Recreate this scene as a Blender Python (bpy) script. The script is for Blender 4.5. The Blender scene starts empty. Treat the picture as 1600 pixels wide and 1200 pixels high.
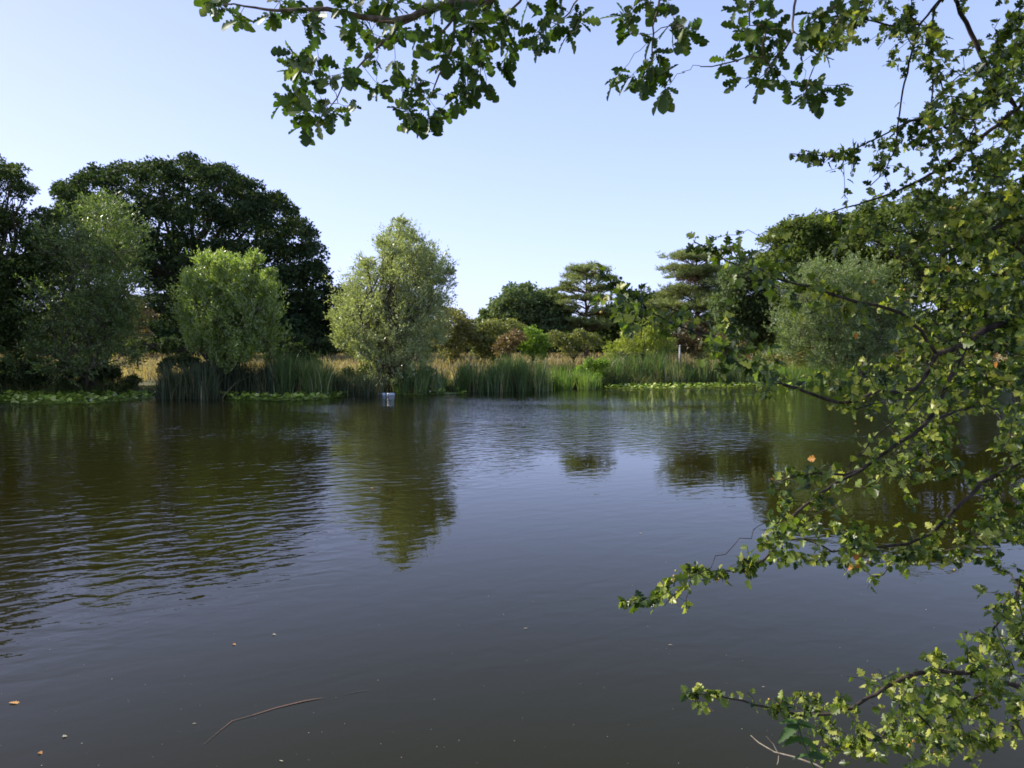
import bpy, math, random
import numpy as np
from mathutils import Vector

R = math.radians
SC = bpy.context.scene
COL = SC.collection

# ------------------------------------------------------------------ camera
FPX, CAMH, PITCH = 1142.0, 1.95, math.atan(48 / 1142.0)
cam_d = bpy.data.cameras.new('camera')
cam = bpy.data.objects.new('camera', cam_d)
COL.objects.link(cam)
cam_d.sensor_width = 36
cam_d.lens = 36 * FPX / 1600
cam_d.clip_start = 0.05
cam_d.clip_end = 3000
cam.location = (0, 0, CAMH)
cam.rotation_euler = (R(90) - PITCH, 0, 0)
SC.camera = cam

# ------------------------------------------------------------------ sky + sun
SUN_AZ, SUN_EL = -72.0, 36.0        # azimuth from +Y, clockwise; negative is left of the view
w = bpy.data.worlds.new('World')
SC.world = w
w.use_nodes = True
nt = w.node_tree
nt.nodes.clear()
sky = nt.nodes.new('ShaderNodeTexSky')
sky.sky_type = 'NISHITA'
sky.sun_disc = False
sky.sun_elevation = R(SUN_EL)
sky.sun_rotation = R(SUN_AZ)
sky.altitude = 50
sky.air_density = 1.0
sky.dust_density = 1.2
sky.ozone_density = 2.0
bg = nt.nodes.new('ShaderNodeBackground')
bg.inputs[1].default_value = 0.15
wo = nt.nodes.new('ShaderNodeOutputWorld')
# soften the clear-sky model channel by channel (hazy summer air) and let it deepen towards the zenith
geo_ = nt.nodes.new('ShaderNodeTexCoord')
sxyz = nt.nodes.new('ShaderNodeSeparateXYZ')
nt.links.new(geo_.outputs['Generated'], sxyz.inputs[0])
elr = nt.nodes.new('ShaderNodeMapRange')
nt.links.new(sxyz.outputs[2], elr.inputs[0])
for i_, v_ in enumerate((0.10, 0.85, 1.09, 0.50)):
    elr.inputs[i_ + 1].default_value = v_
spc = nt.nodes.new('ShaderNodeSeparateColor')
cmc = nt.nodes.new('ShaderNodeCombineColor')
nt.links.new(sky.outputs[0], spc.inputs[0])
for i_, (g_, k_) in enumerate(((.34, 2.05), (.30, 2.37), (.36, 3.25))):
    pw_ = nt.nodes.new('ShaderNodeMath')
    pw_.operation = 'POWER'
    pw_.inputs[1].default_value = g_
    nt.links.new(spc.outputs[i_], pw_.inputs[0])
    m1 = nt.nodes.new('ShaderNodeMath')
    m1.operation = 'MULTIPLY'
    m1.inputs[1].default_value = k_
    nt.links.new(pw_.outputs[0], m1.inputs[0])
    m2 = nt.nodes.new('ShaderNodeMath')
    m2.operation = 'MULTIPLY'
    nt.links.new(m1.outputs[0], m2.inputs[0])
    nt.links.new(elr.outputs[0], m2.inputs[1])
    nt.links.new(m2.outputs[0], cmc.inputs[i_])
nt.links.new(cmc.outputs[0], bg.inputs[0])
nt.links.new(bg.outputs[0], wo.inputs[0])
sun_d = bpy.data.lights.new('sun', 'SUN')
sun_d.energy = 5.0
sun_d.angle = R(0.5)
sun_d.color = (1.0, 0.93, 0.82)
sun = bpy.data.objects.new('sun', sun_d)
COL.objects.link(sun)
sdir = Vector((math.sin(R(SUN_AZ)) * math.cos(R(SUN_EL)), math.cos(R(SUN_AZ)) * math.cos(R(SUN_EL)), math.sin(R(SUN_EL))))
sun.rotation_euler = sdir.to_track_quat('Z', 'Y').to_euler()
SC.view_settings.view_transform = 'Standard'
SC.view_settings.look = 'None'
SC.view_settings.exposure = 0.7
SC.view_settings.gamma = 1.0
SC.cycles.max_bounces = 8
SC.cycles.diffuse_bounces = 3
SC.cycles.glossy_bounces = 3
SC.cycles.transmission_bounces = 4
SC.cycles.use_denoising = True
SC.cycles.filter_width = 1.7

# ------------------------------------------------------------------ helpers
cp, sp = math.cos(PITCH), math.sin(PITCH)


def at(px, py, Y):
    """world point seen at photo pixel (px, py) at ground distance Y"""
    a, b = (px - 800) / FPX, (600 - py) / FPX
    t = Y / (cp + b * sp)
    return np.array((t * a, Y, CAMH + t * (b * cp - sp)))


def onwater(px, py, z=0.0):
    a, b = (px - 800) / FPX, (600 - py) / FPX
    t = (z - CAMH) / (b * cp - sp)
    return np.array((t * a, t * (cp + b * sp), z))


def tag(o, label=None, cat=None, group=None, kind=None):
    for k, v in (('label', label), ('category', cat), ('group', group), ('kind', kind)):
        if v:
            o[k] = v
    return o


def thing(name, loc, label, cat, group=None):
    o = bpy.data.objects.new(name, None)
    o.empty_display_size = 0.3
    COL.objects.link(o)
    o.location = loc
    return tag(o, label, cat, group)


def link(name, me, mat, parent=None, mats=None):
    o = bpy.data.objects.new(name, me)
    COL.objects.link(o)
    for m in (mats or [mat]):
        me.materials.append(m)
    if parent is not None:
        o.parent = parent
        me.transform(__import__('mathutils').Matrix.Translation(-Vector(parent.location)))
    return o


def poly_mesh(name, V, loops, sizes, rnd=None, smooth=False):
    me = bpy.data.meshes.new(name)
    V = np.asarray(V, np.float32)
    loops = np.asarray(loops, np.int32).ravel()
    sizes = np.asarray(sizes, np.int32)
    me.vertices.add(len(V))
    me.vertices.foreach_set('co', V.ravel())
    me.loops.add(len(loops))
    me.loops.foreach_set('vertex_index', loops)
    me.polygons.add(len(sizes))
    st = np.concatenate(([0], np.cumsum(sizes)[:-1])).astype(np.int32)
    me.polygons.foreach_set('loop_start', st)
    me.polygons.foreach_set('loop_total', sizes)
    if smooth:
        me.polygons.foreach_set('use_smooth', np.ones(len(sizes), bool))
    me.update(calc_edges=True)
    if rnd is not None:
        a = me.attributes.new('rnd', 'FLOAT', 'FACE')
        a.data.foreach_set('value', np.asarray(rnd, np.float32))
    return me


def frames(dirs, normals):
    """rotation matrices whose columns are x=dirs (length), y=side, z=normal"""
    x = dirs / np.linalg.norm(dirs, axis=1, keepdims=True)
    y = np.cross(normals, x)
    ln = np.linalg.norm(y, axis=1, keepdims=True)
    bad = ln[:, 0] < 1e-4
    y[bad] = np.cross(np.array((0.3, 0.5, 0.8)), x[bad])
    y /= np.linalg.norm(y, axis=1, keepdims=True)
    z = np.cross(x, y)
    return np.stack((x, y, z), axis=2)


def stamp(name, tmpl, faces, pos, rot, scale, rnd, scale_y=None):
    """copies of one small leaf template as one mesh"""
    T = np.asarray(tmpl, float)
    N, k = len(pos), len(T)
    L = T[None, :, :] * scale[:, None, None]
    if scale_y is not None:
        L[:, :, 1] *= scale_y[:, None]
    V = np.einsum('nij,nkj->nki', rot, L) + pos[:, None, :]
    fl = np.concatenate([np.array(f) for f in faces])
    fs = np.array([len(f) for f in faces])
    loops = (fl[None, :] + (np.arange(N) * k)[:, None]).ravel()
    return poly_mesh(name, V.reshape(-1, 3), loops, np.tile(fs, N), np.repeat(rnd, len(faces)))


def leaf_template(ts, ws, fold=0.25, bend=-0.15):
    mid = [(t, 0, bend * t * t) for t in ts]
    up = [(t, w_, fold * w_ + bend * t * t) for t, w_ in zip(ts[:-1], ws[:-1])]
    dn = [(t, -w_, fold * w_ + bend * t * t) for t, w_ in zip(ts[:-1], ws[:-1])]
    V = mid + up + dn
    n, m = len(mid), len(up)
    f1 = list(range(n)) + [n + i for i in reversed(range(m))]
    f2 = list(reversed(range(n))) + [n + m + i for i in range(m)]
    return V, [f1, f2]


OAK_LEAF = leaf_template([0, .07, .13, .20, .26, .33, .41, .46, .54, .63, .69, .77, .86, .94, 1.0],
                         [.012, .015, .10, .14, .07, .17, .21, .11, .24, .28, .15, .24, .20, .12, 0])
HAW_LEAF = leaf_template([0, .14, .2, .3, .4, .46, .50, .60, .70, .72, .84, .92, 1.0],
                         [.015, .02, .16, .38, .42, .36, .16, .36, .36, .20, .20, .10, 0], .3, -.2)
WIL_LEAF = ([(0, 0, 0), (.45, .13, .02), (1, 0, -.06), (.45, -.13, .02)], [[0, 1, 2, 3]])
NETTLE_LEAF = leaf_template([0, .1, .18, .2, .32, .34, .48, .5, .64, .66, .8, .82, 1.0],
                            [.01, .1, .2, .15, .22, .17, .2, .15, .16, .11, .1, .06, 0], .2, -.35)
# a spray of small leaves a few decimetres wide: a jagged outline, for trees seen from far off
SPRAY = ([(0, 0, 0), (.22, .30, .06), (.34, .12, .1), (.62, .38, 0), (.66, .10, .04), (1, .05, -.1), (.7, -.12, .02),
          (.58, -.40, -.03), (.32, -.14, .08), (.16, -.28, 0)], [[0, 1, 2, 3, 4], [0, 4, 5, 6], [0, 6, 7, 8, 9]])


def mat_new(name):
    m = bpy.data.materials.new(name)
    m.use_nodes = True
    n = m.node_tree
    n.nodes.clear()
    return m, n, n.nodes, n.links


def foliage(name, c1, c2, c3=None, trans=0.35, rough=0.45, spec=0.4, scale=0.4, back=None, tboost=1.6):
    """leaf surface: colour varies leaf by leaf and clump by clump; light passes through the blade"""
    m, n, N, L = mat_new(name)
    at_ = N.new('ShaderNodeAttribute')
    at_.attribute_name = 'rnd'
    tc = N.new('ShaderNodeTexCoord')
    nz = N.new('ShaderNodeTexNoise')
    nz.inputs['Scale'].default_value = scale
    nz.inputs['Detail'].default_value = 3
    L.new(tc.outputs['Object'], nz.inputs['Vector'])
    ad = N.new('ShaderNodeMath')
    ad.operation = 'MULTIPLY_ADD'
    L.new(nz.outputs[0], ad.inputs[0])
    ad.inputs[1].default_value = 0.9
    L.new(at_.outputs['Fac'], ad.inputs[2])
    sb = N.new('ShaderNodeMath')
    sb.operation = 'SUBTRACT'
    L.new(ad.outputs[0], sb.inputs[0])
    sb.inputs[1].default_value = 0.45
    cr = N.new('ShaderNodeValToRGB')
    cr.color_ramp.elements[0].color = (*c1, 1)
    cr.color_ramp.elements[0].position = 0.1
    cr.color_ramp.elements[1].color = (*c2, 1)
    cr.color_ramp.elements[1].position = 0.75
    if c3:
        e = cr.color_ramp.elements.new(0.93)
        e.color = (*c3, 1)
    L.new(sb.outputs[0], cr.inputs[0])
    col = cr.outputs[0]
    if back:
        geo = N.new('ShaderNodeNewGeometry')
        mb = N.new('ShaderNodeMixRGB')
        L.new(geo.outputs['Backfacing'], mb.inputs[0])
        L.new(col, mb.inputs[1])
        mb.inputs[2].default_value = (*back, 1)
        col = mb.outputs[0]
    p = N.new('ShaderNodeBsdfPrincipled')
    p.inputs['Roughness'].default_value = rough
    p.inputs['Specular IOR Level'].default_value = spec
    L.new(col, p.inputs['Base Color'])
    tr = N.new('ShaderNodeBsdfTranslucent')
    hs = N.new('ShaderNodeMixRGB')
    hs.blend_type = 'MULTIPLY'
    hs.inputs[0].default_value = 1
    L.new(col, hs.inputs[1])
    hs.inputs[2].default_value = (tboost * 1.05, tboost * 1.15, tboost * 0.45, 1)
    L.new(hs.outputs[0], tr.inputs['Color'])
    mx = N.new('ShaderNodeMixShader')
    mx.inputs[0].default_value = trans
    L.new(p.outputs[0], mx.inputs[1])
    L.new(tr.outputs[0], mx.inputs[2])
    o = N.new('ShaderNodeOutputMaterial')
    L.new(mx.outputs[0], o.inputs[0])
    return m


def bark(name, c1, c2, scale=8.0, stretch=0.25, rough=0.9, bump=0.02):
    m, n, N, L = mat_new(name)
    tc = N.new('ShaderNodeTexCoord')
    mp = N.new('ShaderNodeMapping')
    mp.inputs['Scale'].default_value = (1, 1, stretch)
    L.new(tc.outputs['Object'], mp.inputs[0])
    nz = N.new('ShaderNodeTexNoise')
    nz.inputs['Scale'].default_value = scale
    nz.inputs['Detail'].default_value = 6
    L.new(mp.outputs[0], nz.inputs['Vector'])
    cr = N.new('ShaderNodeValToRGB')
    cr.color_ramp.elements[0].color = (*c1, 1)
    cr.color_ramp.elements[0].position = 0.35
    cr.color_ramp.elements[1].color = (*c2, 1)
    cr.color_ramp.elements[1].position = 0.68
    L.new(nz.outputs[0], cr.inputs[0])
    p = N.new('ShaderNodeBsdfPrincipled')
    p.inputs['Roughness'].default_value = rough
    p.inputs['Specular IOR Level'].default_value = 0.25
    L.new(cr.outputs[0], p.inputs['Base Color'])
    bp = N.new('ShaderNodeBump')
    bp.inputs['Strength'].default_value = 0.6
    bp.inputs['Distance'].default_value = bump
    L.new(nz.outputs[0], bp.inputs['Height'])
    L.new(bp.outputs[0], p.inputs['Normal'])
    o = N.new('ShaderNodeOutputMaterial')
    L.new(p.outputs[0], o.inputs[0])
    return m


M = {}
M['oak_far'] = foliage('oak_leaves_dark', (.024, .044, .020), (.058, .088, .032), (.09, .115, .035), .22, .7, .12, .25)
M['oak_right'] = foliage('oak_leaves_yellow_green', (.055, .085, .022), (.125, .16, .042), (.17, .19, .06), .30, .7, .12, .3)  # lighter, yellower leaf green
M['oak_mid'] = foliage('oak_leaves_hazed', (.065, .098, .045), (.13, .17, .07), (.18, .20, .09), .28, .7, .12, .3)  # lightened: distance haze is put into the leaf colour
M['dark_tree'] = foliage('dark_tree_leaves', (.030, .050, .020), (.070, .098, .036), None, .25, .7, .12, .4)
M['alder'] = foliage('alder_leaves', (.026, .046, .012), (.065, .095, .022), (.16, .17, .06), .3, .55, .2, .5)
M['willow_dark'] = foliage('willow_leaves_dark', (.045, .082, .016), (.125, .175, .040), (.34, .37, .18), .33, .4, .35, .5, back=(.14, .18, .07))
M['willow_green'] = foliage('willow_leaves_green', (.10, .155, .018), (.22, .29, .045), (.36, .40, .15), .40, .35, .5, .6, back=(.26, .31, .14))
M['willow_grey'] = foliage('willow_leaves_grey', (.13, .155, .06), (.27, .295, .14), (.52, .53, .36), .38, .33, .5, .5, back=(.32, .35, .18))
M['willow_pale'] = foliage('willow_leaves_pale', (.085, .125, .035), (.17, .215, .065), (.30, .33, .15), .3, .45, .4, .4, back=(.18, .23, .11))
M['willow_yellow'] = foliage('willow_leaves_yellow', (.18, .22, .03), (.32, .35, .07), (.38, .38, .12), .38, .4, .4, .6)
M['scrub_brown'] = foliage('scrub_leaves_brown', (.11, .115, .03), (.23, .215, .07), (.30, .25, .09), .3, scale=.6)
M['scrub_olive'] = foliage('scrub_leaves_olive', (.11, .13, .035), (.22, .23, .07), (.30, .26, .10), .3, scale=.6)
M['scrub_red'] = foliage('scrub_leaves_red', (.12, .085, .035), (.24, .165, .075), (.28, .22, .09), .25, scale=.8)
M['scrub_green'] = foliage('scrub_leaves_green', (.10, .17, .02), (.22, .32, .04), None, .4, scale=.8)
M['heath'] = foliage('heath_leaves', (.06, .05, .025), (.13, .095, .05), (.16, .14, .05), .2, scale=1.0)
M['pine'] = foliage('pine_needles', (.12, .15, .06), (.24, .27, .10), (.30, .30, .14), .28, .5, .3, .5)
M['pine_dead'] = foliage('pine_dead_needles', (.09, .055, .03), (.17, .10, .055), None, .15, .6, .2, .5)
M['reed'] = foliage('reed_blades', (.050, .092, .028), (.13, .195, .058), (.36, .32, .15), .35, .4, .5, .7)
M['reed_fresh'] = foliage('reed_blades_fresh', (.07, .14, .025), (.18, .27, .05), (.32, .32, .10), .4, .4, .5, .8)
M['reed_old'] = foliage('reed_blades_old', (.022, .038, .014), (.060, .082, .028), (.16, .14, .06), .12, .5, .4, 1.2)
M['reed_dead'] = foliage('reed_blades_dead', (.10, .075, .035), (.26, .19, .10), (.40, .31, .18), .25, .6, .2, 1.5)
M['meadow'] = foliage('meadow_grass', (.16, .125, .06), (.40, .29, .16), (.55, .42, .26), .3, .6, .2, .25)
M['turf'] = foliage('turf_grass', (.04, .065, .018), (.12, .145, .04), (.26, .24, .09), .2, .6, .2, .4)
M['pads'] = foliage('lily_leaves', (.10, .17, .016), (.28, .37, .045), (.42, .44, .14), .1, .5, .3, 1.5)
M['haw'] = foliage('hawthorn_leaves', (.020, .042, .008), (.145, .195, .028), (.32, .33, .06), .33, .38, .38, 1.6, tboost=1.9)
M['oak_near'] = foliage('oak_leaves_near', (.035, .068, .012), (.085, .145, .022), (.16, .20, .04), .36, .45, .35, 2.0, tboost=1.4)
M['nettle'] = foliage('nettle_leaves', (.03, .075, .014), (.06, .12, .02), None, .3, .5, .3, 3)
M['bark_oak'] = bark('oak_bark', (.035, .028, .020), (.12, .10, .075))
M['bark_pine'] = bark('pine_bark', (.07, .045, .03), (.20, .12, .08))
M['bark_willow'] = bark('willow_bark', (.05, .042, .03), (.16, .13, .09))
M['bark_haw'] = bark('hawthorn_bark', (.018, .014, .012), (.075, .056, .044), 40, .4, bump=.003)
M['twig_oak'] = bark('oak_twig_bark', (.09, .065, .045), (.24, .19, .14), 50, .4, bump=.002)
M['twig_pale'] = bark('bare_twig_bark', (.22, .18, .13), (.42, .36, .28), 60, .4, bump=.002)


def simple(name, c, rough=.6, c2=None, scale=10, spec=.4):
    m = bark(name, c, c2 or tuple(min(1, v * 1.35) for v in c), scale, 1, rough, .001)
    return m


# ------------------------------------------------------------------ water
def water_material():
    m, n, N, L = mat_new('pond_water')
    tc = N.new('ShaderNodeTexCoord')

    def mapped(rotz, sx, sy):
        a = N.new('ShaderNodeMapping')
        a.vector_type = 'TEXTURE'
        a.inputs['Rotation'].default_value = (0, 0, R(rotz))
        a.inputs['Scale'].default_value = (sx, sy, 1)
        L.new(tc.outputs['Object'], a.inputs[0])
        return a.outputs[0]

    def noise(vec, scale, detail=2, rough=.5, dist=0.0):
        a = N.new('ShaderNodeTexNoise')
        a.inputs['Scale'].default_value = scale
        a.inputs['Detail'].default_value = detail
        a.inputs['Roughness'].default_value = rough
        a.inputs['Distortion'].default_value = dist
        L.new(vec, a.inputs['Vector'])
        return a.outputs[0]

    def math_(op, a, b, c=None):
        q = N.new('ShaderNodeMath')
        q.operation = op
        for i, v in enumerate((a, b, c)):
            if v is None:
                continue
            if isinstance(v, (int, float)):
                q.inputs[i].default_value = v
            else:
                L.new(v, q.inputs[i])
        return q.outputs[0]

    def ramp(v, a0, a1, b0, b1):
        q = N.new('ShaderNodeMapRange')
        q.interpolation_type = 'SMOOTHSTEP'
        L.new(v, q.inputs[0])
        for i, x in enumerate((a0, a1, b0, b1)):
            q.inputs[i + 1].default_value = x
        return q.outputs[0]

    sep = N.new('ShaderNodeSeparateXYZ')
    L.new(tc.outputs['Object'], sep.inputs[0])
    X, Y = sep.outputs[0], sep.outputs[1]
    # breeze line runs slantwise: calm near bank, ripples further out
    yy = math_('MULTIPLY_ADD', X, -1.6, math_('MULTIPLY', Y, .6))
    patch = noise(mapped(20, 1.6, 1), .22, 2)
    breeze = ramp(math_('MULTIPLY_ADD', patch, 5.0, yy), 8.0, 12.8, 0.10, 1.0)
    breeze = math_('MAXIMUM', breeze, ramp(Y, 12.0, 18.0, 0.0, 1.25))
    patch2 = ramp(noise(mapped(-8, 2.2, 1), .16, 3), .30, .70, .35, 1.3)
    amp = math_('MULTIPLY', breeze, patch2)
    r1 = noise(mapped(26, 1.9, 1), 5.0, 2, .4, .4)
    r2 = noise(mapped(-14, 2.0, 1), 8.5, 3, .5, .2)
    r3 = noise(mapped(4, 1.5, 1), 15.0, 2, .5)
    far = ramp(Y, 14.0, 26.0, 0.15, 1.0)
    h = math_('MULTIPLY', r1, .023)
    h = math_('MULTIPLY_ADD', r2, .0070, h)
    h = math_('MULTIPLY_ADD', math_('MULTIPLY', r3, far), .0050, h)
    h = math_('MULTIPLY', h, amp)
    bp = N.new('ShaderNodeBump')
    bp.inputs['Strength'].default_value = 1.0
    bp.inputs['Distance'].default_value = 1.0
    L.new(h, bp.inputs['Height'])
    fr = N.new('ShaderNodeFresnel')
    fr.inputs['IOR'].default_value = 1.333
    L.new(bp.outputs[0], fr.inputs['Normal'])
    # the skylight is polarised: reflection falls off faster than for plain light as one looks down
    fac = math_('MULTIPLY', math_('POWER', fr.outputs[0], 1.2), 1.42)
    fac = math_('MINIMUM', fac, 1.0)
    d_ = N.new('ShaderNodeBsdfDiffuse')
    d_.inputs['Color'].default_value = (.0160, .0146, .0022, 1)
    g_ = N.new('ShaderNodeBsdfGlossy')
    g_.inputs['Roughness'].default_value = 0.015
    L.new(bp.outputs[0], g_.inputs['Normal'])
    mx = N.new('ShaderNodeMixShader')
    L.new(fac, mx.inputs[0])
    L.new(d_.outputs[0], mx.inputs[1])
    L.new(g_.outputs[0], mx.inputs[2])
    o = N.new('ShaderNodeOutputMaterial')
    L.new(mx.outputs[0], o.inputs[0])
    return m


V = np.array([(-260, 0.5, 0), (260, 0.5, 0), (260, 90, 0), (-260, 90, 0)], float)
tag(link('pond_water', poly_mesh('pond_water', V, [0, 1, 2, 3], [4]), water_material()), 'still brown pond water with ripples', None, None, 'structure')

# ------------------------------------------------------------------ ground
SHX = [(-900, 27), (-400, 30), (0, 33.5), (250, 34.2), (450, 34), (600, 36.5), (700, 37.5), (850, 39), (930, 41.5), (1100, 44), (1250, 46), (1600, 49), (2300, 54), (3000, 60)]
SX = np.array([(px - 800) / FPX * d for px, d in SHX])
SY = np.array([d for px, d in SHX], float)


def shore(X):
    return np.interp(X, SX, SY) + 0.35 * np.sin(X * 1.3) + 0.2 * np.sin(X * 3.1 + 1)


def ground_z(X, Y):
    d = Y - shore(X)
    z = np.where(d < 0, np.maximum(-0.9, d * 0.5 - 0.02), np.interp(d, [0, .5, 1.5, 12, 45, 90, 2000], [-.02, .18, .34, .75, 1.45, 1.6, 1.6]))
    z = z + np.where(d > 1.5, 0.09 * np.sin(X * .35 + 1) * np.sin(Y * .27) + .04 * np.sin(X * .9) * np.sin(Y * .8 + 2), 0)
    nb = 2.05 + 0.12 * np.sin(X * 1.7) + np.clip(X - .6, 0, 1.2) * .25    # the near bank, below the frame
    dn = nb - Y
    zn = np.interp(dn, [-3, -.4, 0, .35, 1.5, 30], [-.9, -.4, 0.0, .22, .36, .8])
    return np.maximum(z, np.where(Y < 6, zn, -5))


def axis(parts):
    out = []
    for a, b, s in parts:
        out += list(np.arange(a, b, s))
    return np.array(out + [parts[-1][1]])


gx = axis([(-700, -100, 30), (-100, -45, 3), (-45, 48, .5), (48, 100, 3), (100, 700, 30)])
gy = axis([(-60, -4, 4), (-4, 4, .2), (4, 28, 2), (28, 60, .4), (60, 110, 2), (110, 1500, 60)])
GX, GY = np.meshgrid(gx, gy)
GZ = ground_z(GX, GY)
nx, ny = len(gx), len(gy)
idx = np.arange(nx * ny).reshape(ny, nx)
quads = np.stack((idx[:-1, :-1], idx[:-1, 1:], idx[1:, 1:], idx[1:, :-1]), -1).reshape(-1, 4)


def ground_material():
    m, n, N, L = mat_new('meadow_ground')
    tc = N.new('ShaderNodeTexCoord')
    sep = N.new('ShaderNodeSeparateXYZ')
    L.new(tc.outputs['Object'], sep.inputs[0])
    a = N.new('ShaderNodeTexNoise')
    a.inputs['Scale'].default_value = .35
    a.inputs['Detail'].default_value = 8
    L.new(tc.outputs['Object'], a.inputs['Vector'])
    cr = N.new('ShaderNodeValToRGB')
    for (i, (pos, c)) in enumerate([(.3, (.06, .075, .025)), (.5, (.11, .105, .05)), (.7, (.17, .15, .085))]):
        e = cr.color_ramp.elements[i] if i < 2 else cr.color_ramp.elements.new(pos)
        e.position = pos
        e.color = (*c, 1)
    L.new(a.outputs[0], cr.inputs[0])
    # wet mud at the water line
    mr = N.new('ShaderNodeMapRange')
    L.new(sep.outputs[2], mr.inputs[0])
    mr.inputs[1].default_value = .08
    mr.inputs[2].default_value = .30
    mx = N.new('ShaderNodeMixRGB')
    L.new(mr.outputs[0], mx.inputs[0])
    mx.inputs[1].default_value = (.045, .035, .022, 1)
    L.new(cr.outputs[0], mx.inputs[2])
    p = N.new('ShaderNodeBsdfPrincipled')
    p.inputs['Roughness'].default_value = .95
    p.inputs['Specular IOR Level'].default_value = .15
    L.new(mx.outputs[0], p.inputs['Base Color'])
    b = N.new('ShaderNodeBump')
    b.inputs['Distance'].default_value = .1
    c = N.new('ShaderNodeTexNoise')
    c.inputs['Scale'].default_value = 4
    c.inputs['Detail'].default_value = 8
    L.new(tc.outputs['Object'], c.inputs['Vector'])
    L.new(c.outputs[0], b.inputs['Height'])
    L.new(b.outputs[0], p.inputs['Normal'])
    o = N.new('ShaderNodeOutputMaterial')
    L.new(p.outputs[0], o.inputs[0])
    return m


tag(link('ground', poly_mesh('ground', np.stack((GX, GY, GZ), -1).reshape(-1, 3), quads, np.full(len(quads), 4), smooth=True), ground_material()),
    'gently rising heath ground of the far and near bank', None, None, 'structure')


def gz(x, y):
    return float(ground_z(np.array(float(x)), np.array(float(y))))


# ------------------------------------------------------------------ tubes
def tube_mesh(name, chains, sides=6, smooth=True):
    """chains: list of (points (n,3), radii (n))"""
    Vs, loops, n0 = [], [], 0
    ang = np.linspace(0, 2 * math.pi, sides, endpoint=False)
    ca, sa = np.cos(ang), np.sin(ang)
    for pts, rad in chains:
        pts = np.asarray(pts, float)
        k = len(pts)
        if k < 2:
            continue
        t = np.gradient(pts, axis=0)
        t /= np.maximum(np.linalg.norm(t, axis=1, keepdims=True), 1e-9)
        ref = np.array((0, 0, 1.0)) if abs(t[0, 2]) < .9 else np.array((1.0, 0, 0))
        u = np.cross(t, ref)
        u /= np.maximum(np.linalg.norm(u, axis=1, keepdims=True), 1e-9)
        v = np.cross(t, u)
        ring = pts[:, None, :] + np.asarray(rad)[:, None, None] * (u[:, None, :] * ca[None, :, None] + v[:, None, :] * sa[None, :, None])
        Vs.append(ring.reshape(-1, 3))
        i = np.arange(k - 1)[:, None] * sides + np.arange(sides)[None, :] + n0
        j = np.arange(k - 1)[:, None] * sides + ((np.arange(sides) + 1) % sides)[None, :] + n0
        loops.append(np.stack((i, j, j + sides, i + sides), -1).reshape(-1, 4))
        n0 += k * sides
    V_ = np.concatenate(Vs)
    Lp = np.concatenate(loops)
    return poly_mesh(name, V_, Lp, np.full(len(Lp), 4), smooth=smooth)


def curve_pts(a, b, n, rng, wob=.08, sag=0.0, lift=0.0):
    a, b = np.asarray(a, float), np.asarray(b, float)
    t = np.linspace(0, 1, n)[:, None]
    d = np.linalg.norm(b - a)
    P = a + (b - a) * t
    P[:, 2] += (lift * np.sin(t[:, 0] * math.pi) - sag * t[:, 0] ** 2) * d
    if n > 2:
        P[1:-1] += rng.normal(0, wob * d / n, (n - 2, 3))
    return P


def unit(n, rng):
    u = rng.normal(size=(n, 3))
    return u / np.linalg.norm(u, axis=1, keepdims=True)


# ------------------------------------------------------------------ crowns
def expand(lobes, D, thick, rng, px_c=None):
    """photo-measured lobes -> ellipsoids round a crown with real depth: a front, a middle and a back layer"""
    xs = [l[0] for l in lobes]
    c = (min(xs) + max(xs)) / 2
    W = max(20, (max(xs) - min(xs)) / 2 + 20)
    out = []
    for l in lobes:
        px, py, r = l[:3]
        r = r * rng.uniform(.82, 1.12)
        ry = l[3] if len(l) > 3 else r
        e = math.sqrt(max(.05, 1 - ((px - c) / (W * 1.05)) ** 2))
        hw = W / FPX * D * thick * e
        for s in ((-1, 0, 1) if hw > 1.2 * r / FPX * D else (-.6, .6)):
            Y = D + s * hw * rng.uniform(.75, 1.05)
            k = Y / FPX
            out.append((at(px + rng.normal(0, 2), py, Y), np.array((r * k, r * k * .95, ry * k)), s))
    return out


def blob_leaves(ells, n, size, rng, sub=.46, up=.35, nsub=11, shell=.8):
    """leaf sprays gathered in many small boughs on the surface of each lobe"""
    area = np.array([e[1][0] * e[1][2] * (1.3 if e[2] < 0 else 1.0) for e in ells])
    cnt = np.maximum(30, (n * area / area.sum()).astype(int))
    P, Nn, Rn = [], [], []
    for (c, r, s), k in zip(ells, cnt):
        u = unit(nsub, rng)
        u[:, 2] = np.abs(u[:, 2]) * rng.choice([1, 1, 1, -1], nsub)
        sc = c + u * r * rng.uniform(shell - .2, 1.0, (nsub, 1))
        sr = rng.uniform(.7, 1.25, nsub) * sub * r.mean()
        which = rng.integers(0, nsub, k)
        v = unit(k, rng)
        v[:, 2] = np.where(rng.random(k) < .6, np.abs(v[:, 2]), v[:, 2])
        rad = sr[which] * rng.uniform(.15, 1, k) ** .33
        stray = rng.random(k) < .06
        rad[stray] *= rng.uniform(1.1, 1.5, stray.sum())
        P.append(sc[which] + v * rad[:, None] * np.array((1.1, 1.1, .8)))
        Nn.append(v)
        Rn.append(np.repeat(rng.random(nsub) * .35, 1)[which] + rng.random(k) * .65)
    P, Nn, Rn = np.concatenate(P), np.concatenate(Nn), np.concatenate(Rn)
    nrm = Nn * .7 + unit(len(P), rng) * .8 + np.array((0, 0, up))
    d = np.cross(nrm, unit(len(P), rng)) + Nn * .4
    return P, frames(d, nrm), size * rng.uniform(.6, 1.4, len(P)), Rn


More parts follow.
